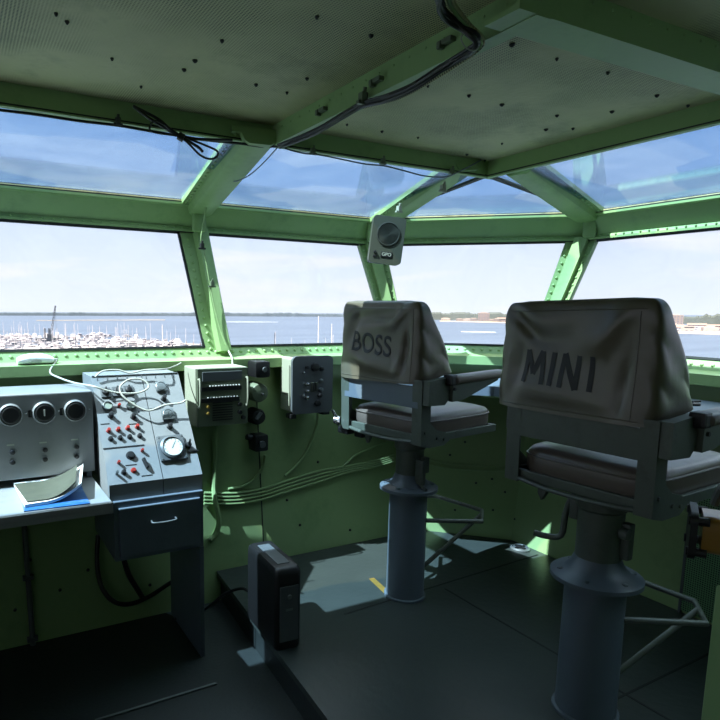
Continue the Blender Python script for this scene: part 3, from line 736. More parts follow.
# cables along the wall
def wcable(name, label, pts, r, m=None, d=.012):
    bm = B(); tube(bm, [wallpt(*q, (d if len(q) == 2 else 0)) if len(q) == 2 else wallpt(q[0], q[1], q[2]) for q in pts], r, 8)
    return tag(obj(name, bm, m or WALLG, smooth=True), label, 'cable', 'green painted cables on the wall')
base = [(204, 497), (235, 497), (262, 493), (290, 484), (320, 475), (350, 468), (375, 463), (398, 456)]
lab = ['uppermost of the long green painted cables sagging along the wall', 'second from the top of the long green wall cables', 'third from the top of the long green wall cables', 'lowest of the long green painted wall cables']
for i, dy in enumerate((-4, -.5, 3, 6.5)):
    wcable('wall_cable', lab[i], [(u, w_+dy*(1 if u < 330 else .55)) for u, w_ in base], .0085)
wcable('wall_cable', 'green painted cable curving down from the control box to the cable run', [(318, 412, .05), (317, 425), (312, 440), (304, 456), (296, 466), (285, 476)], .009)
wcable('wall_cable', 'green painted cable curving from the wall column down to the cable run', [(265, 455, .03), (263, 466), (255, 478), (243, 486), (228, 489)], .008)
wcable('wall_cable', 'thick green cable hanging straight below the intercom unit', [(217, 424, .06), (215, 440, .03), (215, 460), (214, 485), (215, 500, .03), (219, 520, .03), (216, 533), (210, 540)], .016)
wcable('wall_cable', 'short green cable rising toward the boss chair', [(338, 472), (348, 462), (356, 455), (372, 448), (392, 440)], .008)
# cables on the front wall
def fpt(u, w_, d=.012): return PLN(u, w_, fC0-nB*d, nBn)
for i, dy in enumerate((0, 4.5)):
    bm = B(); tube(bm, [fpt(410, 452+dy), fpt(425, 458+dy), fpt(445, 463+dy), fpt(470, 465+dy), fpt(497, 466+dy), fpt(511, 464+dy)], .009 if i else .006, 8)
    tag(obj('wall_cable', bm, WALLG, smooth=True), ('upper' if not i else 'lower')+' green pipe on the front wall between the two chairs', 'cable', 'green painted cables on the wall')
bm = B(); tube(bm, [PX(528, 467, 3.2), PX(580, 477, 3.22), PX(620, 489, 3.22), PX(660, 503, 3.22), PX(692, 515, 3.22), PX(740, 530, 3.22)], .012, 8)
tag(obj('wall_cable', bm, WALLG, smooth=True), 'green pipe along the right wall behind the mini chair', 'cable', 'green painted cables on the wall')
# dark conduit lower left wall
bm = B(); a = wallpt(24, 522, .02); b = wallpt(33, 645, .02); rod(bm, a, b, .013, 12)
for f in (.45, .95):
    c = a+(b-a)*f; box(bm, c, (.05, .03, .02))
tag(obj('conduit', bm, DKBOX, smooth=True), 'dark vertical conduit on the wall under the shelf', 'conduit')
bm = B(); tube(bm, [wallpt(98, 535, .03), wallpt(97, 560, .03), wallpt(101, 585, .04), wallpt(113, 601, .06), wallpt(130, 604, .06), wallpt(150, 596, .05), wallpt(172, 582, .04), wallpt(190, 575, .03)], .012, 8)
tag(obj('loose_cable', bm, BLACKC, smooth=True), 'black cable looping down the wall beneath the drawer cabinet', 'cable')
bm = B(); tube(bm, [wallpt(124, 560, .06), wallpt(129, 575, .05), wallpt(138, 590, .04), wallpt(144, 600, .03)], .014, 8)
tag(obj('loose_cable', bm, BLACKC, smooth=True), 'short thick black cable under the drawer cabinet inside the loop', 'cable')
# telephone-like white fitting on the ledge and its white cord
lz = Z_SILL-.060
p = PZ(36, 364, lz+.004); p.y = 3.345
t = thing('phone_handset', 'white handset lying on the window ledge at far left', 'handset', (p.x, p.y, lz+.003), .05)
bm = B()
prof = [(-.085, .030, .034), (-.06, .040, .046), (-.03, .036, .052), (.0, .034, .054), (.03, .036, .052), (.06, .038, .044), (.085, .028, .032)]
rs = [[V((x, ry*math.cos(2*PI*k/16), rz_*(.5+.5*math.sin(2*PI*k/16)))) for k in range(16)] for x, ry, rz_ in prof]
loft(bm, rs); obj('body', bm, WHITE, t, smooth=True)
bm = B(); box(bm, (0, -.028, .018), (.05, .012, .016), bev=.003); obj('button_bar', bm, LABELP, t)
bm = B(); lathe(bm, [(.012, 0), (.008, .022)], (.085, 0, .016), (1, 0, 0), 12); obj('cord_boot', bm, LTBOX, t)
def slp(u, w_, h):
    return PLN(u, w_, V((0, yB_, czb))+slope_n*h, slope_n)
st = V((p.x+.10, p.y, lz+.018))
pts = [st, PY(50, 372, 3.26), PY(60, 378, 3.2), PY(75, 383, 3.1)]
pts += [slp(92, 386, .05), slp(105, 390, .05), slp(120, 393, .05), slp(137, 393, .05), slp(147, 389, .055), slp(148, 384, .06), slp(140, 379, .06), slp(128, 380, .055), slp(120, 387, .05), slp(122, 395, .05), slp(130, 402, .045), slp(140, 408, .04), slp(150, 410.5, .04), slp(165, 405, .045), slp(180, 403, .05), slp(186, 400, .06)]
bm = B(); tube(bm, pts, .0044, 8, k=5)
tag(obj('white_cord', bm, CORD, smooth=True), 'white cord running from the handset and looping over the console gauges', 'cord')
bm = B(); tube(bm, [slp(95, 377, .02), slp(103, 371, .03), slp(118, 370, .03), slp(130, 373, .03), slp(145, 370, .035), slp(165, 369, .04), PY(175, 366, 3.18), PY(181, 363, 3.24)], .004, 8)
tag(obj('white_cord', bm, CORD, smooth=True), 'white cord lying along the top hinge edge of the console', 'cord')
bm = B(); tube(bm, [PY(226, 346, 3.40), PY(229, 352, 3.36), PY(232, 358, 3.29), PY(232.5, 364, 3.27), PY(233, 368, 3.24)], .005, 8)
tag(obj('white_cord', bm, CORD, smooth=True), 'short white cord dropping over the ledge onto the intercom', 'cord')

# ------------------------------------------------------------ chairs
def chair(label, base, ang, p):
    t = thing('pedestal_chair', label, 'chair', base, ang, 'pedestal chairs')
    rl, rf_, zf, rc = p['rl'], p['rf'], p['zf'], p['rc']
    bm = B(); lathe(bm, [(rl*1.12, .001), (rl*1.12, .012), (rl*1.02, .014), (rl, zf-.03), (rl*.98, zf-.012)], n=48); obj('pedestal', bm, PEDM, t, smooth=True)
    bm = B(); lathe(bm, [(rf_*.9, zf-.014), (rf_, zf-.010), (rf_, zf+.006), (rf_*.95, zf+.012), (rc*1.45, zf+.02), (rc*1.15, zf+.05), (rc*1.02, zf+.075)], n=48)
    for k in range(6):
        a = k*PI/3+.3; lathe(bm, [(.012, zf+.01), (.011, zf+.02), (.006, zf+.022)], (math.cos(a)*rf_*.80, math.sin(a)*rf_*.80, 0), (0, 0, 1), 6)
    obj('flange', bm, PEDM, t, smooth=True)
    bm = B(); lathe(bm, [(rc, zf+.05), (rc, .80), (rc*1.12, .81), (rc*1.12, .86), (rc*.9, .875)], n=40)
    box(bm, (.02, -rc-.012, (zf+.80)/2+.03), (.035, .035, .80-zf-.12), bev=.006)
    obj('column', bm, FRAMEM, t, smooth=True)
    # clamp levers on column
    bm = B()
    if p['lever']:
        tube(bm, [(-.0, rc+.005, zf+.29), (-.02, rc+.03, zf+.27), (-.03, rc+.045, zf+.20), (-.04, rc+.05, zf+.12), (-.06, rc+.10, zf+.105), (-.08, rc+.14, zf+.11)], .012, 10, k=4)
        box(bm, (-.01, rc+.012, zf+.24), (.05, .035, .09), bev=.008)
    else:
        box(bm, (-.02, -rc-.02, zf+.10), (.03, .05, .13), bev=.008)
        rod(bm, (-.02, -rc-.02, zf+.04), (-.03, -rc-.07, zf+.02), .008)
    obj('lever', bm, FRAMEM, t, smooth=True)
    if p['lever']: bm = B(); lathe(bm, [(.022, 0), (.022, .03), (.012, .035)], (0, -rc, zf+.19), (0, -1, 0), 14); obj('clamp_knob', bm, FRAMEM, t, smooth=True)
    # under-seat mechanism
    bm = B(); box(bm, (0, 0, .885), (.26, .20, .03), bev=.006); box(bm, (-.05, 0, .868), (.10, .36, .02), bev=.004)
    prism(bm, [(-.20, .13, .90), (-.20, .09, .90), (-.20, .10, .86), (-.20, .115, .835), (-.20, .13, .86)], (.02, 0, 0))
    obj('swivel_plate', bm, FRAMEM, t)
    hw = .258
    bm = B()   # seat frame: four angle rails
    xr_, xf_ = -.235, .30
    box(bm, (xr_, 0, .925), (.022, 2*hw, .036), bev=.003); box(bm, (xf_, 0, .925), (.022, 2*hw, .036), bev=.003)
    for s in (-1, 1): box(bm, ((xr_+xf_)/2, s*hw, .925), (xf_-xr_+.022, .018, .036), bev=.003)
    box(bm, (0, 0, .915), (.46, .50, .008))
    # rear rail bowed lip
    tube(bm, [(xr_-.012, -hw, .915), (xr_-.030, -.12, .905), (xr_-.034, 0, .903), (xr_-.030, .12, .905), (xr_-.012, hw, .915)], .009, 8, k=4)
    obj('seat_frame', bm, FRAMEM, t)
    # cushion
    bm = B(); n = 48; rs = []
    def sup(a, rx, ry, e=.34):
        c, s = math.cos(a), math.sin(a); return rx*math.copysign(abs(c)**e, c), ry*math.copysign(abs(s)**e, s)
    for f, z, in ((.93, .935), (.985, .940), (1.0, .955), (1.0, .995), (.985, 1.012), (.95, 1.024), (.85, 1.032), (.6, 1.040), (.3, 1.044), (.02, 1.045)):
        rs.append([V((.05+sup(2*PI*k/n, .285*f, .25*f)[0], sup(2*PI*k/n, .245*f, .25*f)[1], z)) for k in range(n)])
    loft(bm, rs); cu = obj('seat_cushion', bm, CUSH, t, smooth=True)
    bm = B(); tube(bm, [V((.05+sup(2*PI*k/n, .2855, .2505)[0], sup(2*PI*k/n, .2455, .2505)[1], 1.0)) for k in range(n+1)], .004, 6, sm=False); obj('piping', bm, CUSH, cu, smooth=True)
    # posts with triangular side plates
    for s in (-1, 1):
        bm = B()
        y = s*(hw+.0)
        prism(bm, [(-.262, y, .90), (-.268, y, 1.20), (-.205, y, 1.20), (-.200, y, 1.0), (-.155, y, .965), (-.09, y, .948), (-.06, y, .905), (-.10, y, .885), (-.20, y, .885)], (0, s*.012, 0))
        prism(bm, [(-.262, y, .90), (-.268, y, 1.20), (-.268, y-s*.045, 1.20), (-.262, y-s*.045, .90)], (.008, 0, 0))
        for q in ((-.235, 1.12), (-.235, .96), (-.15, .925), (-.10, .915)): lathe(bm, [(.008, 0), (.007, .006)], (q[0], y+s*.012, q[1]), (0, s, 0), 8)
        obj('back_post', bm, FRAMEM, t)
    bm = B(); box(bm, (-.258, 0, 1.12), (.016, 2*hw-.02, .10), bev=.003)
    obj('back_rail', bm, p['rail'], t)
    # bracket boxes at the cover's lower corners
    for s in (-1, 1):
        bm = B(); prism(bm, [(-.262, s*(hw+.013), 1.09), (-.262, s*(hw+.013), 1.20), (-.09, s*(hw+.013), 1.215), (-.09, s*(hw+.013), 1.14), (-.15, s*(hw+.013), 1.085)], (0, s*(.035 if s < 0 else .006), 0)); 
        a_ = obj('arm_bracket', bm, FRAMEM, t)
    # armrests
    for s in (-1, 1):
        bm = B(); y = s*(hw+(.055 if s < 0 else .012))
        prism(bm, [(-.12, y-.012, 1.10), (-.12, y-.012, 1.175), (.22, y-.012, 1.195), (.22, y-.012, 1.18), (-.04, y-.012, 1.105)], (0, .024, 0))
        ar = obj('armrest', bm, FRAMEM, t)
        bm = B(); rs = []
        for x, f in ((-.12, .75), (-.11, 1), (.0, 1), (.18, 1.02), (.25, .95), (.275, .6)):
            rs.append([V((x, y+.034*f*math.copysign(abs(math.cos(a))**.6, math.cos(a)), 1.200+.05*(x+.12)*.5+.021*f*math.copysign(abs(math.sin(a))**.6, math.sin(a)))) for a in [2*PI*k/20 for k in range(20)]])
        loft(bm, rs); obj('arm_pad', bm, CUSH, ar, smooth=True)
        bm = B(); box(bm, (-.125, y-s*.0, 1.20), (.05, .05, .05), bev=.01); lathe(bm, [(.008, 0), (.007, .008)], (-.125, y+s*.022, 1.16), (0, s, 0), 8); obj('arm_hinge', bm, BLACK, ar)
    # cover: wedge shaped fabric hood over the backrest
    n = 120; zs = 46; rs = []
    z0c, z1c = 1.172, 1.552
    folds = p['folds']
    def section(v):
        # v 0 bottom .. 1 top
        ang_top = .5
        hw_ = .275-.024*v*v
        hw_ *= p['wide']
        xb = -.285+.012*v+.008*math.sin(PI*v)           # rear face
        th = .215*(1-v)**.9+.075                     # thickness front-back
        return hw_, xb, xb+th
    for i in range(zs+1):
        v = i/zs; hw_, xb, xf = section(v)
        tt = max(0, (v-.82)/.18); rnd = math.sqrt(max(0, 1-tt*tt)); hw2 = hw_*(.84+.16*rnd) if tt > 0 else hw_
        # round over the top
        dep = (xf-xb)/2; cxm = (xf+xb)/2; dep2 = dep*(.25+.75*rnd) if tt > 0 else dep
        z = z0c+(z1c-z0c)*(v if tt == 0 else (.82+.18*math.sin(tt*PI/2)))
        ringp = []
        for k in range(n):
            a = 2*PI*k/n; e = .34
            c, s = math.cos(a), math.sin(a)
            x = cxm+dep2*math.copysign(abs(c)**e, c); y = hw2*math.copysign(abs(s)**e, s)
            zz = z
            # bottom hem rises toward the front
            hem = (1-v)**2; zz += hem*(.055*(x-xb)/max(.01, xf-xb)) + hem*p['hem']*y
            zz += p['lift']*v*v*(-y)
            # folds on rear and side
            if c < 0:
                wgt = min(1, abs(c)*1.4)
                dx = 0
                for (fy, fz, sy, sz, amp, rot) in folds:
                    ly = y-fy; lzz = (zz-fz); cr, sr = math.cos(rot), math.sin(rot)
                    a1 = (ly*cr+lzz*sr)/sy; b1 = (-ly*sr+lzz*cr)/sz
                    dx += 1.4*amp*math.exp(-a1*a1-b1*b1)
                x += dx*wgt*min(1, v*6+.2)
            else:
                x += .006*math.sin(y*30+v*7)*(1-v)
            if abs(s) > .7: y += math.copysign(.006*math.sin(v*9+x*25)*(1-tt), s)*(1)
            ringp.append(V((x, y, zz)))
        rs.append(ringp)
    rs.append([V(((q.x-cxm)*.6+cxm, q.y*.85, z1c+.003+p['lift']*(-q.y)*.85)) for q in rs[-1]])
    bm = B(); loft(bm, rs)
    cv = obj('backrest_cover', bm, VINYL, t, smooth=True, autosmooth=75)
    # seam line
    bvh = BVHTree.FromPolygons([v.co for v in cv.data.vertices], [list(f.vertices) for f in cv.data.polygons])
    # lettering projected on the rear face
    strokes = p.get('strokes')
    cu = bpy.data.curves.new('txt', 'FONT'); cu.body = p['text']; cu.size = p['tsize']; cu.align_x = 'CENTER'; cu.align_y = 'CENTER'; cu.offset = p['tbold']; cu.space_character = p['tsp']
    o = bpy.data.objects.new('txt', cu); C.objects.link(o); dg = bpy.context.evaluated_depsgraph_get()
    me = bpy.data.meshes.new_from_object(o.evaluated_get(dg)); C.objects.unlink(o); bpy.data.objects.remove(o)
    bm = B()
    if strokes:
        for (x0, y0), (x1, y1) in strokes:
            a_, b_ = V((x0, y0, 0)), V((x1, y1, 0)); d_ = (b_-a_).normalized(); w_ = V((-d_.y, d_.x, 0))*.009
            bm.faces.new([bm.verts.new(q) for q in (a_-w_, b_-w_, b_+w_, a_+w_)])
    else: bm.from_mesh(me)
    bmesh.ops.triangulate(bm, faces=bm.faces[:])
    for _ in range(3):
        es = [e for e in bm.edges if e.calc_length() > .008]
        if es: bmesh.ops.subdivide_edges(bm, edges=es, cuts=1); bmesh.ops.triangulate(bm, faces=bm.faces[:])
    for v_ in bm.verts:
        y = p['ty']-v_.co.x; z = p['tz']+v_.co.y*p['tasp']-v_.co.x*p['tilt']
        h = bvh.ray_cast(V((-1, y, z)), V((1, 0, 0)))
        x = h[0].x if h[0] is not None else -.29
        v_.co = V((x-.0012, y, z))
    r_ = bmesh.ops.extrude_face_region(bm, geom=bm.faces[:])
    bmesh.ops.translate(bm, verts=[g_ for g_ in r_['geom'] if isinstance(g_, bmesh.types.BMVert)], vec=(-.0006, 0, 0))
    lt = obj('lettering', bm, INK, cv)
    lt['label'] = 'black stencilled word '+p['text']
    # stitched seams
    bm = B()
    def seam(pts):
        out = []
        for y, z in pts:
            h = bvh.ray_cast(V((-1, y, z)), V((1, 0, 0)))
            if h[0] is not None: out.append(h[0]+V((-.001, 0, 0)))
        if len(out) > 2: tube(bm, out, .0016, 5, sm=False)
    seam([(.245-.49*k/40, 1.520+p['lift']*-(.245-.49*k/40)) for k in range(41)]); seam([(-.225, 1.19+.33*k/30) for k in range(31)]); seam([(.25-.5*k/40, 1.188) for k in range(41)])
    obj('stitched_seam', bm, VINYL, cv)
    # footrest
    bm = B(); zz = .43 if p['foot'] is None else p['foot']; r_ = .0115
    tube(bm, [(.04, rl*.9, zz), (.27, .27, zz), (.42, .16, zz), (.42, -.16, zz), (.27, -.27, zz), (.04, -rl*.9, zz)], r_, 10, sm=False)
    for s in (-1, 1): rod(bm, (.36, s*.2, zz), (rl*.6, s*rl*.65, .16), r_)
    obj('footrest', bm, FRAMEM, t, smooth=True)
    for ch in t.children:
        if ch.name.split('.')[0] in ('seat_frame', 'seat_cushion', 'back_post', 'back_rail', 'arm_bracket', 'armrest'): ch.location.y = p['oy']
    if p['clamp']:
        bm = B(); lathe(bm, [(.02, 0), (.022, .01), (.022, .03), (.012, .035)], (-.235, .285, .93), (-.4, 1, 0), 16); rod(bm, (-.25, .30, .95), (-.27, .31, .985), .008); rod(bm, (-.26, .27, .935), (-.29, .24, .925), .01); obj('clamp', bm, CHROME, t, smooth=True)['label'] = 'chrome clamp knob'
        bm = B(); box(bm, (-.22, .25, .885), (.06, .08, .04), bev=.012); box(bm, (-.19, .17, .875), (.05, .06, .04), bev=.01); obj('clamp_body', bm, BLACK, t)
    return t
common = dict(rail=GREYD)
boss = dict(oy=-.025, wide=1.0, rl=.098, rf=.150, zf=.598, rc=.072, lever=False, rail=GREYD, hem=-.02, lift=.0, text='BOSS', tsize=.118, tbold=.0016, tsp=1.04, ty=.035, tz=1.345, tasp=1.15, tilt=.07, foot=None, clamp=True,
            folds=[(.02, 1.26, .11, .035, -.020, .3), (-.185, 1.33, .016, .08, .016, .1), (-.12, 1.46, .024, .10, -.014, .85), (-.08, 1.49, .03, .09, .010, .85), (.16, 1.43, .03, .09, .012, .5), (.0, 1.48, .16, .025, .010, -.1), (-.15, 1.25, .02, .06, -.010, .3), (.1, 1.33, .05, .05, .008, 0)])
MST = [((-.135, -.048), (-.122, .05)), ((-.122, .05), (-.098, -.02)), ((-.098, -.02), (-.066, .05)), ((-.066, .05), (-.058, -.048)), ((-.026, -.048), (-.022, .05)), ((.014, -.048), (.018, .05)), ((.018, .05), (.070, -.048)), ((.070, -.048), (.072, .05)), ((.118, -.048), (.120, .05))]
mini = dict(oy=-.04, strokes=MST, wide=1.07, rl=.106, rf=.160, zf=.545, rc=.079, lever=True, rail=FRAMEM, hem=.0, lift=.03, text='MINI', tsize=.135, tbold=.0008, tsp=1.08, ty=.03, tz=1.32, tasp=1.15, tilt=.03, foot=.40, clamp=False,
            folds=[(-.09, 1.40, .028, .15, -.016, .67), (-.03, 1.46, .04, .12, .012, .67), (.17, 1.46, .022, .09, .013, -.9), (.13, 1.48, .03, .10, -.007, -.9), (.05, 1.24, .16, .04, -.008, .1), (-.19, 1.28, .014, .09, .010, .1), (.20, 1.30, .03, .09, .008, .2)])
chair('olive pedestal chair with BOSS stencilled on its back cover', (2.03, 2.48, 0), math.radians(9), boss)
chair('olive pedestal chair with MINI stencilled on its back cover', (2.04, 1.39, 0), math.radians(4), mini)

# ------------------------------------------------------------ uninterruptible power box on platform edge
bp_ = PZ(262, 636, 0)
t = thing('power_unit', 'upright black battery power unit standing on the platform edge', 'power unit', (1.235, 2.47, 0), math.radians(-3))
bm = B(); n_ = 1
rs = []
for z, sx, sy in ((.0, .92, .97), (.012, 1, 1), (.345, 1, 1), (.37, .96, .97), (.38, .86, .90)):
    rs.append([V((a*sx, b*sy, z)) for a, b in rrect(.128, .36, .025)])
loft(bm, rs); obj('housing', bm, BLACK, t, smooth=True)
bm = B(); box(bm, (0, .0, .381), (.06, .24, .006), bev=.002); obj('top_inset', bm, DKBOX, t)
bm = B(); box(bm, (0, -.182, .17), (.09, .006, .26), bev=.002); fp = obj('front_panel', bm, DKBOX, t)
bm = B(); lathe(bm, [(.012, 0), (.010, .005)], (0, -.184, .25), (0, -1, 0), 14); obj('power_button', bm, STEEL, fp)
M = Matrix.Translation((0, -.1860, .19)) @ Matrix.Rotation(math.radians(90), 4, 'X')
bm = B(); box(bm, (0, -.1855, .19), (.034, .002, .010)); obj('badge', bm, STEEL, fp)
bm = B(); tube(bm, [(1.22, 2.66, .10), (1.20, 2.75, .10), (1.15, 2.85, .04), (1.12, 2.95, -.05), (1.05, 3.05, -.15), (.95, 3.08, -.16)], .008, 8)
tag(obj('floor_cable', bm, BLACKC, smooth=True), 'black power cord trailing behind the upright battery unit', 'cord')

# ------------------------------------------------------------ counters under front and right windows
bm = B()
zc = 1.09; th = .03
cA = ring_line('sill', .07)
def cline(d, z): return ring_line('sill', d, z)
o1 = cline(.09, zc); i1 = cline(.65, zc)
pts = [o1[1]+(i1[1]-o1[1])*0, o1[1], o1[2], V((o1[2].x, .25, zc)), V((i1[2].x, .25, zc)), i1[2], i1[1]]
poly = [V((2.15, 3.33, zc)), o1[1], o1[2], V((o1[2].x, .1, zc)), V((i1[2].x, .1, zc)), i1[2], V((i1[1].x, i1[1].y, zc)), V((2.15, 2.98, zc))]  # left end carried on, unseen, along the left wall to shade the front wall
prism(bm, poly, (0, 0, -th))
t = thing('chart_counter', 'blue grey counter running beneath the front and right windows', 'counter', (3.0, 2.6, zc))
o = obj('counter_top', bm, GREYD, t); o.location = (-3.0, -2.6, -zc)
bm = B(); pa = i1[1]; pb_ = i1[2]; pc = V((i1[2].x, .1, zc))
def apron(bm, a, b, inn):
    a = V(a); b = V(b); prism(bm, [a-V((0, 0, th)), b-V((0, 0, th)), b-V((0, 0, th+.025)), a-V((0, 0, th+.025))], V(inn)*-.015)
apron(bm, pa, pb_, -nB); apron(bm, pb_, pc, (-1, 0, 0)); o = obj('counter_apron', bm, GREYD, t); o.location = (-3.0, -2.6, -zc)
bm = B(); p0 = V((3.05, 1.75, zc)); lathe(bm, [(.03, 0), (.03, .01), (.02, .014)], (0, 0, 0), (0, 0, 1), 20); box(bm, (0.02, 0, .016), (.06, .014, .008)); o = obj('counter_latch', bm, BLACK, t); o.location = V((2.98, 1.62, zc))-V((3.0, 2.6, zc))

# ------------------------------------------------------------ speaker on the corner post
p = PLN(387.5, 240, (2.27, 3.08, 2.0), (-.55, -.83, 0))
ang = math.atan2(-_F.x, _F.y)
t = thing('wall_speaker', 'small green box loudspeaker hung on the corner post above the boss chair', 'loudspeaker', p, ang)
t.rotation_euler = (0, math.radians(6), ang)
bm = B(); prism(bm, [V((a, 0, b)) for a, b in rrect(.195, .275, .022)], (0, .085, 0)); obj('housing', bm, SPK, t)
bm = B(); lathe(bm, [(.070, 0), (.070, .005), (.064, .006), (.062, .002)], (0, 0, .035), (0, -1, 0), 40)
for k in range(8): lathe(bm, [(.007*(k+1)+.002, .001), (.007*(k+1)+.002, .004), (.007*(k+1), .004), (.007*(k+1), .001)], (0, 0, .035), (0, -1, 0), 36)
obj('grille', bm, GRILL, t, smooth=True)
bm = B(); box(bm, (.005, -.001, -.085), (.068, .006, .032), bev=.002); pl = obj('nameplate', bm, BLACK, t)
M = Matrix.Translation((.005, -.0046, -.085)) @ Matrix.Rotation(math.radians(90), 4, 'X'); text_obj('GPO', .028, M, LABELP, pl, 'lettering', .0003)
bm = B(); lathe(bm, [(.009, 0), (.007, .012)], (-.065, 0, -.075), (0, -1, 0), 12); box(bm, (-.065, -.002, -.098), (.016, .005, .01)); obj('volume_knob', bm, BLACK, t)
bm = B(); box(bm, (.0, .11, -.02), (.05, .06, .10), bev=.004); obj('bracket', bm, GREEN, t)

# ------------------------------------------------------------ overhead cables
def zc_(u, w_, z): return PZ(u, w_, z)
bm = B(); zr = Z_ROOF-.012
yy = 2.52
pts = [PY(-40, 105, yy), PY(0, 110, yy), PY(40, 115, yy), PY(80, 121, yy), PY(118, 125.5, yy), PY(150, 131, yy), PY(180, 136, yy), PY(205, 140, yy), PY(240, 143.5, yy), PY(262, 146.5, yy), PY(279, 146, yy)]
tube(bm, pts, .0055, 8)
tag(obj('overhead_cable', bm, BLACKC, smooth=True), 'thin black cable slung along the roof beam at left', 'cable')
bm = B()
tube(bm, [PY(134, 107, 2.485), PY(150, 119, 2.475), PY(165, 128, 2.475), PY(181, 137, 2.485), PY(205, 139.5, 2.485), PY(232, 140, 2.505)], .006, 8)
tube(bm, [PY(133, 106, 2.485), PY(158, 119, 2.47), PY(170, 129, 2.465), PY(185, 139, 2.475), PY(198, 147, 2.475), PY(203, 152, 2.475)], .006, 8)
tube(bm, [PY(181, 137, 2.475), PY(190, 145, 2.47), PY(200, 155, 2.465), PY(210, 159, 2.465), PY(217, 156.5, 2.465), PY(217, 151, 2.465), PY(207, 146, 2.47), PY(192, 140, 2.475), PY(180, 135, 2.475)], .0045, 8)
tube(bm, [PY(181, 137, 2.47), PY(165, 125, 2.465), PY(155, 121, 2.465), PY(150, 126, 2.465), PY(151, 131, 2.465), PY(160, 133.5, 2.465), PY(180, 136, 2.475)], .0038, 8)
lathe(bm, [(.016, -.012), (.016, .012)], PY(181, 137, 2.473), (1, -.3, -.5), 10)
tag(obj('cable_tangle', bm, BLACKC, smooth=True), 'tied up loop of spare black cable hanging in front of the upper left window', 'cable')
# cable bundle along the fore-aft beam
bundle = [PX(279, 146, 1.232), PX(300, 138, 1.232), PX(320, 129, 1.232), PX(345, 114, 1.232), PX(363, 104, 1.232), PX(385, 98, 1.232), PX(410, 88, 1.232), PX(440, 69, 1.232), PX(466, 53, 1.232), PZ(477, 44, 2.193), PZ(474, 36, 2.203), PZ(462, 28, 2.223), PZ(448, 17, 2.243), PZ(441, 6, 2.243), PZ(439, -8, 2.243), PZ(440, -40, 2.243)]
offs_ = [(0, 0, .008, BLACKC, 'thickest black'), (0, 2.5, .006, BLACKC, 'lower black'), (0, -2, .005, BLACKC, 'upper black')]
for i, (dx_, dy_, r_, m_, nm) in enumerate(offs_):
    bm = B(); pts = []
    for k, q in enumerate(bundle):
        w = math.sin(k*1.7+i*2.1)*.006; off = V((.0, .0, (-dy_)*.0035+w*.6))+V((w, 0, 0)); pts.append(q+off)
    tube(bm, pts, r_, 8)
    tag(obj('overhead_cable', bm, m_, smooth=True), nm+' cable of the bundle clipped along the ceiling beam', 'cable', 'cables bundled along the ceiling beam')
for i, (dx_, r_, nm) in enumerate(((6, .0065, 'green painted cable nearest the black ones, looping at the ceiling corner'), (11, .005, 'outer green painted cable looping at the ceiling corner'))):
    bm = B(); tube(bm, [PX(363, 104+2+i*2, 1.242), PX(400, 94+2+i*2, 1.242), PX(440, 71+3+i*2, 1.242), PX(466, 56+i*3, 1.242), PZ(480+i*2, 46, 2.198), PZ(478+i*3, 36, 2.213), PZ(467+i*4, 26, 2.233), PZ(456+i*4, 12, 2.248), PZ(449+i*4, 0, 2.253), PZ(446+i*4, -30, 2.253)], r_, 8)
    tag(obj('overhead_cable', bm, CEIL if i else GREEN, smooth=True), nm, 'cable', 'cables bundled along the ceiling beam')
bm = B(); p = PZ(470, 34, 2.208); rs=[]; tube(bm, [p+V((.0, .0, -.02))+V((math.cos(a)*.028, math.sin(a)*.008, math.sin(a)*.022)) for a in [2*PI*k/14 for k in range(15)]], .002, 6, sm=False)
tag(obj('cable_tie', bm, CORD), 'pale tie wrapped around the cable bundle at the ceiling corner', 'cable tie')
# thin wires to the right along roof beam and to the left mullion
bm = B(); tube(bm, [PY(280, 146, 2.515), PY(290, 150, 2.505), PY(305, 153.5, 2.505), PY(320, 155, 2.505), PY(345, 160, 2.505), PY(365, 164, 2.505), PY(385, 166, 2.505), PY(405, 171, 2.505), PY(425, 176, 2.505), PY(445, 177, 2.505), PY(456, 173, 2.505), PY(470, 166, 2.505), PY(481, 160, 2.505)], .0035, 6)
tag(obj('thin_wire', bm, GREYD, smooth=True), 'thin grey wire slung along the roof beam toward the front corner', 'wire')
bm = B(); tube(bm, [PZ(277, 148, 2.193), PZ(268, 158, 2.183), PZ(258, 168, 2.163), PZ(248, 176, 2.143), PZ(237, 181, 2.10), PY(232, 181, 3.1)], .003, 6)
tag(obj('thin_wire', bm, GREYD, smooth=True), 'thin grey wire drooping from the beam to the left mullion', 'wire')
bm = B(); tube(bm, [PY(228, 181, 3.1), PY(214, 193, 3.3), PY(207, 205, 3.35), PY(203, 225, 3.42), PY(201, 240, 3.43), PY(204, 250, 3.44), PY(211, 290, 3.42), PY(219, 325, 3.39), PY(226, 345, 3.36)], .004, 6)
tag(obj('thin_wire', bm, WALLG, smooth=True), 'green painted wire clipped down the mullion between the left windows', 'wire')
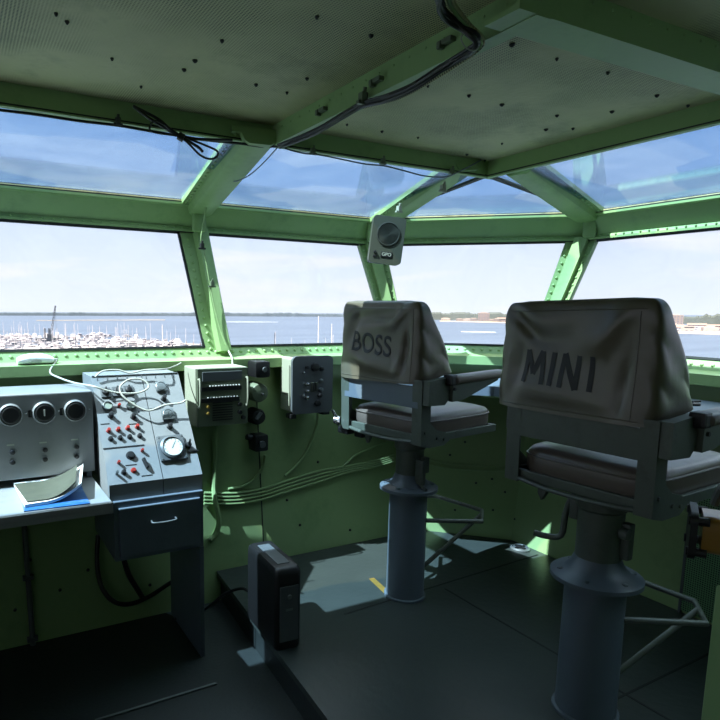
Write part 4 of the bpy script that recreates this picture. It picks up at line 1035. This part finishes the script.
# clamps
def clampc(label, p, s=1.0, m=RUBBER):
    bm = B(); box(bm, p, (.018*s, .02*s, .026*s), bev=.003); box(bm, p+V((0, 0, -.012*s)), (.034*s, .012*s, .008*s)); lathe(bm, [(.006*s, 0), (.005*s, .03*s)], p+V((0, 0, -.006)), (0, -.3, 1), 8)
    tag(obj('cable_clamp', bm, m), label, 'clamp', 'cable clamps overhead')
for u, w_, l in ((118, 121, 'black cable clamp on the roof beam left of the cable tangle'), (251, 139, 'black cable clamp on the roof beam beside the left mullion top'), (313, 151, 'dark cable clamp on the roof beam, first right of the ceiling beam'), (383, 161, 'dark cable clamp on the roof beam midway to the front corner'), (452, 171, 'dark cable clamp on the roof beam nearest the front corner')):
    clampc(l, PY(u, w_, 2.515), 1.0, RUBBER if u < 300 else OLIVE)
clampc('dark cable clamp where the cables meet the beam end', PY(279, 140, 2.505), 1.0, OLIVE)
clampc('dark cable clamp halfway along the ceiling beam bundle', PX(363, 98, 1.226), 1.3, OLIVE)
clampc('small green cable clamp on the upper left mullion', PY(230, 181, 3.1), 1.2, OLIVE)
clampc('dark cable clamp high on the mullion between the left windows', PY(202, 246, 3.43), 1.2, RUBBER)
clampc('pale cable clamp midway down the mullion between the left windows', PY(212, 284, 3.42), 1.2, OLIVE)
clampc('small clamp on the upper front mullion left of the roof corner', PZ(443, 188, 2.10), 1.2, LTBOX)
clampc('small clamp on the upper front mullion nearest the loudspeaker', PZ(399, 209, 2.05), 1.2, LTBOX)
# ceiling beam brackets
for u, w_, l in ((447, 41, 'dark bracket stub on the ceiling beam nearest the cable loop'), (377, 80, 'dark bracket stub on the ceiling beam above the middle clamp'), (322, 110, 'dark bracket stub on the ceiling beam nearest the windows')):
    bm = B(); p = PX(u, w_, 1.237); box(bm, p, (.02, .05, .014), bev=.003); box(bm, p+V((-.005, .02, -.006)), (.02, .015, .02), bev=.003)
    tag(obj('beam_bracket', bm, OLIVE), l, 'bracket', 'bracket stubs on the ceiling beam')

# ------------------------------------------------------------ right edge: stand with wooden cased instrument
P0 = 1.35
def RG(u, w_, dist=1.55):
    d = ray(u, w_); return EYE+d*(dist/d.dot(_F))
hx = V((_R.x, _R.y, 0)).normalized(); hy = V((_F.x, _F.y, 0)).normalized()
cpt = RG(724, 533, 1.75)
t = thing('wooden_case_instrument', 'varnished wooden cased instrument with a black end plate at the right edge', 'instrument', (cpt.x, cpt.y, cpt.z-.09), math.atan2(hx.y, hx.x)-math.radians(30))
bm = B(); 
rs = [[V((x, a, b+.09)) for a, b in rrect(.12, .105*f, .02)] for x, f in ((-.055, 1), (.25, 1))]
loft(bm, rs); obj('wooden_body', bm, WOOD, t)
bm = B(); prism(bm, [V((-.085, a, b+.085)) for a, b in rrect(.15, .135, .025)], (.018, 0, 0)); 
for a, b in ((-.06, .04), (-.06, .13), (.06, .04), (.06, .13)): lathe(bm, [(.012, 0), (.012, .05)], (-.09, a, b), (1, 0, 0), 10)
obj('end_plate', bm, BLACK, t)
bm = B(); box(bm, (.06, -.03, .235), (.10, .09, .15), bev=.02)
for k in range(7): box(bm, (.015+.014*k, -.078, .235), (.005, .008, .12))
obj('ribbed_grip', bm, BLACK, t)
bm = B(); tube(bm, [(-.03, 0, .17), (-.02, -.02, .22), (.0, -.03, .26)], .012, 8); lathe(bm, [(.006, 0), (.004, .02)], (.008, -.03, .315), (-.5, 0, 1), 8); obj('clamp_arm', bm, STEEL, t, smooth=True)
# green post, lower right
a = RG(733, 592, 1.62); b = RG(712, 760, 1.45)
bm = B(); zt = a.z; 
bx = V((a.x+.03, a.y-.02, 0)); box(bm, V((0, 0, (zt-.0)/2)), (.10, .10, zt), Matrix.Rotation(-YAW, 3, 'Z'), bev=.008)
t = obj('support_post', bm, GREEN); t.location = (bx.x, bx.y, 0.0); tag(t, 'pale green square post at the lower right edge carrying the wooden case', 'post')
# perforated sheet on the right wall
p0 = 3.155
a = PX(688, 548, p0); 
bm = B(); box(bm, (p0, a.y-.5, .33), (.012, 1.0, .62)); tag(obj('perforated_panel', bm, PERF), 'green perforated metal sheet on the right wall by the wooden case', 'panel')
bm = B(); box(bm, (p0+.004, a.y+.01, .50), (.016, .012, 1.0)); obj('wall_seam', bm, DKBOX, wr)

# ------------------------------------------------------------ outside: harbour
EH = 28.0
def sea(az, dist, h=0.0):
    x = math.sin(az)*dist; y = math.cos(az)*dist
    return V((x, y, 1.52-EH+h-.0097*y+.0020*x))
def az_of(u):
    d = ray(u, 311); return math.atan2(d.x, d.y)
SEAM = bpy.data.materials.new('sea_water'); SEAM.use_nodes = True
nt = SEAM.node_tree; N = nt.nodes; L = nt.links; b = N['Principled BSDF']; b.inputs['Roughness'].default_value = .35; b.inputs['Specular IOR Level'].default_value = .25
tc = N.new('ShaderNodeTexCoord'); mp = N.new('ShaderNodeMapping'); mp.inputs['Rotation'].default_value = (0, 0, YAW); mp.inputs['Scale'].default_value = (.0012, .006, 1)
nz = N.new('ShaderNodeTexNoise'); nz.inputs['Scale'].default_value = 1.6; nz.inputs['Detail'].default_value = 10; nz.inputs['Roughness'].default_value = .65
L.new(tc.outputs['Object'], mp.inputs[0]); L.new(mp.outputs[0], nz.inputs['Vector'])
rp = N.new('ShaderNodeValToRGB'); rp.color_ramp.elements[0].position = .35; rp.color_ramp.elements[1].position = .68
rp.color_ramp.elements[0].color = srgb(46, 56, 72); rp.color_ramp.elements[1].color = srgb(66, 77, 94)
L.new(nz.outputs['Fac'], rp.inputs[0]); L.new(rp.outputs[0], b.inputs['Base Color'])
nb = N.new('ShaderNodeTexNoise'); nb.inputs['Scale'].default_value = 60; L.new(mp.outputs[0], nb.inputs['Vector']); bpn = N.new('ShaderNodeBump'); bpn.inputs['Strength'].default_value = .6; bpn.inputs['Distance'].default_value = 1.0; L.new(nb.outputs['Fac'], bpn.inputs['Height']); L.new(bpn.outputs[0], b.inputs['Normal'])
MATS['sea'] = SEAM
bm = B(); pts = [sea(2*PI*k/64, 14000) for k in range(64)]; prism(bm, pts, (0, 0, -20))
so = obj('harbour_water', bm, SEAM); tag(so, 'grey blue harbour water spreading to the far shore', 'water', kind='stuff')
TREE = mat('far_trees', (64, 72, 80), rough=1, noise=.3, nscale=.02, spec=0)
TREE2 = mat('near_shore_trees', (64, 68, 66), rough=1, noise=.3, nscale=.03, spec=0)
SAND = mat('pale_sand', (132, 120, 106), rough=1, noise=.2, nscale=.02, spec=0)
BLDG = mat('pale_buildings', (140, 128, 122), rough=.8, noise=.1, nscale=.02)
BLDG2 = mat('tan_building', (112, 98, 94), rough=.8, noise=.1, nscale=.02)
HULL = mat('white_hull', (184, 176, 178), rough=.35, noise=.03)
CABIN = mat('boat_cabin', (80, 80, 92), rough=.4, noise=.2)
DARKST = mat('dark_steelwork', (46, 50, 60), rough=.7, noise=.1)
WAKE = mat('foam', (160, 164, 170), rough=.8, noise=.05)
ROOFR = mat('reddish_roof', (104, 84, 78), rough=.9, noise=.2)
# far wooded shore
def shore(name, label, u0, u1, dist0, dist1, hmin, hmax, m, depth=200, step=3, base=True):
    bm = B(); rng = random.Random(hash(name) % 1000 if False else len(label)); front = []
    n = int((u1-u0)/step); rs = []
    h = hmin
    for i in range(n+1):
        u = u0+(u1-u0)*i/n; a = az_of(u); ds = dist0+(dist1-dist0)*i/n
        h += rng.uniform(-1, 1)*(hmax-hmin)*.35; h = min(max(h, hmin), hmax)
        rs.append([sea(a, ds, -1), sea(a, ds+depth*.03, h*.8), sea(a, ds+depth*.2, h), sea(a, ds+depth, h*.9), sea(a, ds+depth, -1)])
    loft(bm, rs); return tag(obj(name, bm, m), label, 'shore', kind='stuff')
shore('wooded_shore', 'dark band of trees along the far horizon', -260, 470, 3900, 3700, 17, 24, TREE, step=1.5)
shore('sandy_spit', 'low sandy spit in the water left of the crane', 36, 165, 1900, 2000, 1.2, 2.0, SAND, depth=25)
shore('town_shore', 'tree lined town shore behind the buildings at right', 420, 760, 2500, 1900, 20, 30, TREE2, depth=200, step=1.2)
shore('beach_strip', 'pale waterfront strip at the foot of the town shore', 440, 600, 2050, 1500, 1.5, 3, SAND, depth=60)
shore('beach_strip', 'pale waterfront strip beyond the right window', 600, 760, 1100, 1000, 2.0, 3.5, SAND, depth=60)
def building(u, w, hgt, dist, m, dep=20, label='', flat=False, grp='waterfront buildings'):
    a = az_of(u); p = sea(a, dist); t_ = thing('building', label, 'building', (p.x, p.y, p.z), -a, grp)
    bm = B(); box(bm, (0, dep/2, hgt/2), (w, dep, hgt+2)); obj('walls', bm, m, t_)
    bm = B()
    if flat: box(bm, (0, dep/2, hgt+1.6), (w*.6, dep*.6, 2))
    else:
        prism(bm, [(-w/2-1, -1, hgt+1), (-w/2-1, dep+1, hgt+1), (-w/2-1, dep/2, hgt+1+w*.12)], (w+2, 0, 0))
    obj('roof', bm, BLDG if flat else ROOFR, t_)
    bm = B(); nf = max(1, int(hgt/4)); nc = max(2, int(w/7))
    for i in range(nf):
        for j in range(nc): box(bm, (-w/2+(j+.5)*w/nc, -.05, 2+i*4), (w/nc*.5, .2, 1.6))
    obj('window', bm, CABIN, t_)
    return t_
building(484, 34, 27, 2050, BLDG2, 20, 'tall tan block standing highest on the town shore between the chairs', True)
rng = random.Random(3)
for i, u in enumerate((460, 468, 474, 492, 497, 503, 508, 446)):
    building(u, rng.uniform(18, 36), rng.uniform(5, 9), 2060+rng.uniform(0, 60), rng.choice((BLDG, BLDG, BLDG2)), 14, 'low pale building on the town shore seen between the two chairs', rng.random() < .5, 'low buildings seen between the chairs')
for i in range(22):
    u = 655+i*3.6; building(u, rng.uniform(12, 26), rng.uniform(4, 9), 1120+rng.uniform(0, 260), rng.choice((BLDG, BLDG, BLDG2, HULL)), 14, 'low pale waterfront building seen through the right window', rng.random() < .5, 'low buildings seen through the right window')
building(672, 50, 24, 1750, BLDG2, 20, 'long grey building standing tallest through the right window', True)
# wakes
for u0, u1, w_, l in ((225, 278, 322.2, 'white wake streak on the water left of the boss chair'), (462, 497, 331.3, 'white wake streak on the water between the chairs')):
    bm = B(); a0, a1 = az_of(u0), az_of(u1); 
    hz = 311+ (u0/700)*3; dist = EH/((w_-hz)/F0)
    rs = []
    for i in range(12):
        f = i/11; a = a0+(a1-a0)*f; wd = dist*.022*(1-abs(f-.45))*.9+2; rs.append([sea(a, dist-wd/2, -.3), sea(a, dist-wd/2, .4), sea(a, dist+wd/2, .4), sea(a, dist+wd/2, -.3)])
    loft(bm, rs); tag(obj('boat_wake', bm, WAKE), l, 'wake', kind='stuff')
# boats
def hullmesh(bm, L, W, H, mi=0):
    rs = []
    for f, w, z in ((-.5, .75, 0), (-.2, 1, 0), (.15, .95, .05), (.38, .55, .15), (.5, .03, .3)):
        x = f*L; ww = W/2*w; rs.append([V((x, -ww, H*(1+z))), V((x, -ww*.7, -.3)), V((x, ww*.7, -.3)), V((x, ww, H*(1+z)))])
    loft(bm, rs, mi=mi)
def boat(kind, label, grp, loc, rz):
    t_ = thing({'sail': 'sailboat', 'motor': 'motorboat', 'yacht': 'motor_yacht'}[kind], label, 'boat', loc, rz, grp)
    bm = B()
    if kind == 'sail':
        hullmesh(bm, 12, 3.6, 1.3); obj('hull', bm, HULL, t_)
        bm = B(); box(bm, (.3, 0, 1.7), (4.5, 2.2, .8), bev=.2); obj('cabin', bm, CABIN, t_)
        bm = B(); rod(bm, (.8, 0, 1.2), (.8, 0, 16.5), .14, 6); rod(bm, (.8, 0, 3), (-4.2, 0, 2.8), .18, 6); rod(bm, (.8, -1, 10), (.8, 1, 10), .05, 4); obj('mast', bm, HULL, t_)
    elif kind == 'motor':
        hullmesh(bm, 9, 3.2, 1.5); obj('hull', bm, HULL, t_)
        bm = B(); box(bm, (-.3, 0, 2.2), (3.6, 2.4, 1.4), bev=.3); obj('cabin', bm, CABIN, t_)
        bm = B(); box(bm, (-.6, 0, 3.1), (3.2, 2.5, .25), bev=.08); obj('hardtop', bm, HULL, t_)
    else:
        hullmesh(bm, 17, 4.8, 2.2); obj('hull', bm, HULL, t_)
        bm = B(); box(bm, (-1, 0, 3.0), (9, 3.8, 1.6), bev=.4); obj('cabin', bm, HULL, t_)
        bm = B(); box(bm, (-.9, 0, 3.1), (9.1, 3.9, .6)); obj('window_band', bm, CABIN, t_)
        bm = B(); box(bm, (-1.5, 0, 4.6), (4.5, 3.2, 1.3), bev=.3); rod(bm, (-2.5, 0, 5), (-2.8, 0, 8), .08, 5); obj('flybridge', bm, HULL, t_)
    return t_
def dup(root, loc, rz, s=1):
    r = root.copy(); C.objects.link(r); r.location = loc; r.rotation_euler = (0, 0, rz); r.scale = (s, s, s)
    for ch in list(root.children):
        c = ch.copy(); C.objects.link(c); c.parent = r
    return r
G = {'sail': ('white sailboat with a bare mast moored in the crowded marina', 'sailboats in the marina'), 'motor': ('small white motorboat moored in the crowded marina', 'motorboats in the marina'), 'yacht': ('white motor yacht moored in the crowded marina', 'motor yachts in the marina')}
proto = {}
rng = random.Random(11); cnt = 0
for row in range(8):
    w_ = 334.0+row*2.7; dist = EH/((w_-309.3)/F0)
    n = int((175-row*0)/ (4.6+row*.5))
    for i in range(n):
        u = -6+(180+row*3)*(i+rng.uniform(.0, .9))/n
        if row < 2 and u > 120+rng.uniform(-20, 20): continue
        if row > 5 and u > 206: continue
        k = rng.choices(('sail', 'motor', 'yacht'), (.36, .36, .28))[0]
        a = az_of(u); p = sea(a, dist*rng.uniform(.985, 1.015)); rz = rng.choice((0, PI))+rng.uniform(-.25, .25)+ (PI/2 if rng.random() < .45 else 0)
        if k not in proto: proto[k] = boat(k, *G[k], p, rz); proto[k].location = p
        else: dup(proto[k], p, rz, rng.uniform(.75, 1.1))
# near sailboats whose masts stand above the sill
masts = ((250.5, 341, 345), (274.5, 330, 352), (291, 336, 352), (304.5, 339, 352), (316.5, 314.5, 362), (325.5, 336, 354), (330.5, 322, 360), (332.5, 333, 356))
for u, wt, wb in masts:
    dist = EH/((wb-310.5)/F0); a = az_of(u); need = (wb-wt)/F0*dist
    tt_ = dup(proto['sail'], sea(a, dist), rng.uniform(-.3, .3), max(.3, need/16.5))
    tt_['label'] = 'sailboat whose mast rises above the sill of the second left window'; tt_['group'] = 'sailboats with masts beyond the second left window'
# floating docks
bm = B(); 
tk = thing('floating_dock', 'long low floating dock reaching right out of the marina', 'dock', sea(az_of(175), 600))
a0 = sea(az_of(130), EH/((339.0-309.8)/F0), .6); a1 = sea(az_of(200), EH/((343.5-310)/F0), .6); d_ = (a1-a0).normalized(); w = V((-d_.y, d_.x, 0))*2; o0 = tk.location
prism(bm, [a0-w-o0, a1-w-o0, a1+w-o0, a0+w-o0], (0, 0, .5)); obj('deck', bm, BLDG, tk)
bm = B()
for i in range(12): q = a0+(a1-a0)*(i/11)-o0; rod(bm, q+V((0, 0, -1)), q+V((0, 0, 2.5)), .25, 6)
obj('piling', bm, BLDG2, tk)
# crane barge
a = az_of(47); dist = EH/((338-309.7)/F0); p = sea(a, dist); t = thing('crane_barge', 'dark crane barge moored behind the marina boats', 'barge', p, -a)
k_ = dist/F0  # metres per pixel here
bm = B(); box(bm, (0, 4, 1.0), (22*k_, 8, 4)); obj('hull', bm, DARKST, t)
bm = B()
def truss(bm, a, b, w, n, r=.15):
    a = V(a); b = V(b); d, u_, v_ = frame_of(b-a); c4 = [(1, 1), (1, -1), (-1, -1), (-1, 1)]
    for x, y in c4: rod(bm, a+(u_*x+v_*y)*w, b+(u_*x+v_*y)*w*.5, r, 5)
    for i in range(n):
        f0, f1 = i/n, (i+1)/n
        for j in range(4):
            x, y = c4[j]; x2, y2 = c4[(j+1) % 4]; p0 = a+(b-a)*f0+(u_*x+v_*y)*w*(1-.5*f0); p1 = a+(b-a)*f1+(u_*x2+v_*y2)*w*(1-.5*f1); rod(bm, p0, p1, r*.6, 4)
truss(bm, (2*k_, 3, 3), (7.5*k_, 5, 33*k_), .9, 12, .22); obj('jib', bm, DARKST, t)
bm = B(); box(bm, (1.5*k_, 3, 5), (5*k_, 5, 4), bev=.3); obj('machinery_house', bm, DARKST, t)
bm = B()
for x in (-3.5, -2.6, .3, 1.2): rod(bm, (x*k_, 3, 2), (x*k_+.3, 3, 12*k_), .45, 6)
obj('spud_pile', bm, DARKST, t)
bm = B(); rod(bm, (1.5*k_, 3, 7), (7.5*k_, 5, 33*k_), .12, 4); rod(bm, (7.5*k_, 5, 33*k_), (7.2*k_, 5, 10), .1, 4); obj('hoist_line', bm, DARKST, t)
# small channel light
a = az_of(275); dist = EH/((344-310.3)/F0)
p = sea(a, dist); t = thing('channel_marker', 'thin dark channel marker post in the water left of the boss chair', 'marker', p)
bm = B(); rod(bm, (0, 0, -1), (0, 0, 13*dist/F0), .35, 6); obj('post', bm, DARKST, t)
bm = B(); box(bm, (0, 0, 10*dist/F0), (.9, .9, 1.2)); obj('board', bm, DARKST, t)

# ------------------------------------------------------------ light
w = bpy.data.worlds.new('world'); bpy.context.scene.world = w; w.use_nodes = True
nt = w.node_tree; N = nt.nodes; L = nt.links; bg = N['Background']
tc = N.new('ShaderNodeTexCoord'); sp = N.new('ShaderNodeSeparateXYZ'); L.new(tc.outputs['Generated'], sp.inputs[0])
rp = N.new('ShaderNodeValToRGB'); cr = rp.color_ramp
cr.elements[0].position = 0; cr.elements[0].color = srgb(226, 232, 240); cr.elements[1].position = 1; cr.elements[1].color = srgb(112, 150, 200)
e = cr.elements.new(.16); e.color = srgb(198, 213, 238)
e = cr.elements.new(.45); e.color = srgb(146, 180, 222)
L.new(sp.outputs[2], rp.inputs[0])
# wispy clouds
mp = N.new('ShaderNodeMapping'); mp.inputs['Scale'].default_value = (2.2, 2.2, 16); mp.inputs['Rotation'].default_value = (.03, .05, 0); L.new(tc.outputs['Generated'], mp.inputs[0])
nz = N.new('ShaderNodeTexNoise'); nz.inputs['Scale'].default_value = 1.7; nz.inputs['Detail'].default_value = 6; nz.inputs['Distortion'].default_value = .6; L.new(mp.outputs[0], nz.inputs['Vector'])
cp = N.new('ShaderNodeValToRGB'); cp.color_ramp.elements[0].position = .52; cp.color_ramp.elements[1].position = .72; L.new(nz.outputs['Fac'], cp.inputs[0])
cm = N.new('ShaderNodeMath'); cm.operation = 'MULTIPLY'; cm.inputs[1].default_value = .8; L.new(cp.outputs[0], cm.inputs[0])
mx = N.new('ShaderNodeMix'); mx.data_type = 'RGBA'; L.new(cm.outputs[0], mx.inputs[0]); L.new(rp.outputs[0], mx.inputs[6]); mx.inputs[7].default_value = srgb(238, 236, 240)
e = cr.elements.new(.62); e.color = srgb(212, 212, 204); cr.elements[-1].color = srgb(232, 224, 204)
L.new(mx.outputs[2], bg.inputs[0])
mr = N.new('ShaderNodeMapRange'); mr.inputs['From Min'].default_value = .5; mr.inputs['From Max'].default_value = .85; mr.inputs['To Min'].default_value = .98; mr.inputs['To Max'].default_value = 6.5
L.new(sp.outputs[2], mr.inputs['Value']); L.new(mr.outputs[0], bg.inputs[1])
SUN = V((-.68, .025, 1.0)).normalized()
sd = bpy.data.lights.new('sun', 'SUN'); sd.energy = 19; sd.angle = math.radians(.53); sd.color = (1, .93, .78)
so = bpy.data.objects.new('sun', sd); C.objects.link(so); so.rotation_euler = SUN.to_track_quat('Z', 'Y').to_euler()
so.location = (0, 0, 50)
sc = bpy.context.scene
sc.view_settings.view_transform = 'Standard'; sc.view_settings.look = 'None'; sc.view_settings.gamma = 1; sc.view_settings.use_curve_mapping = False
sc.view_settings.exposure = 0.5
sc.cycles.max_bounces = 8; sc.cycles.diffuse_bounces = 5; sc.cycles.transparent_max_bounces = 16; sc.cycles.caustics_reflective = False; sc.cycles.caustics_refractive = False
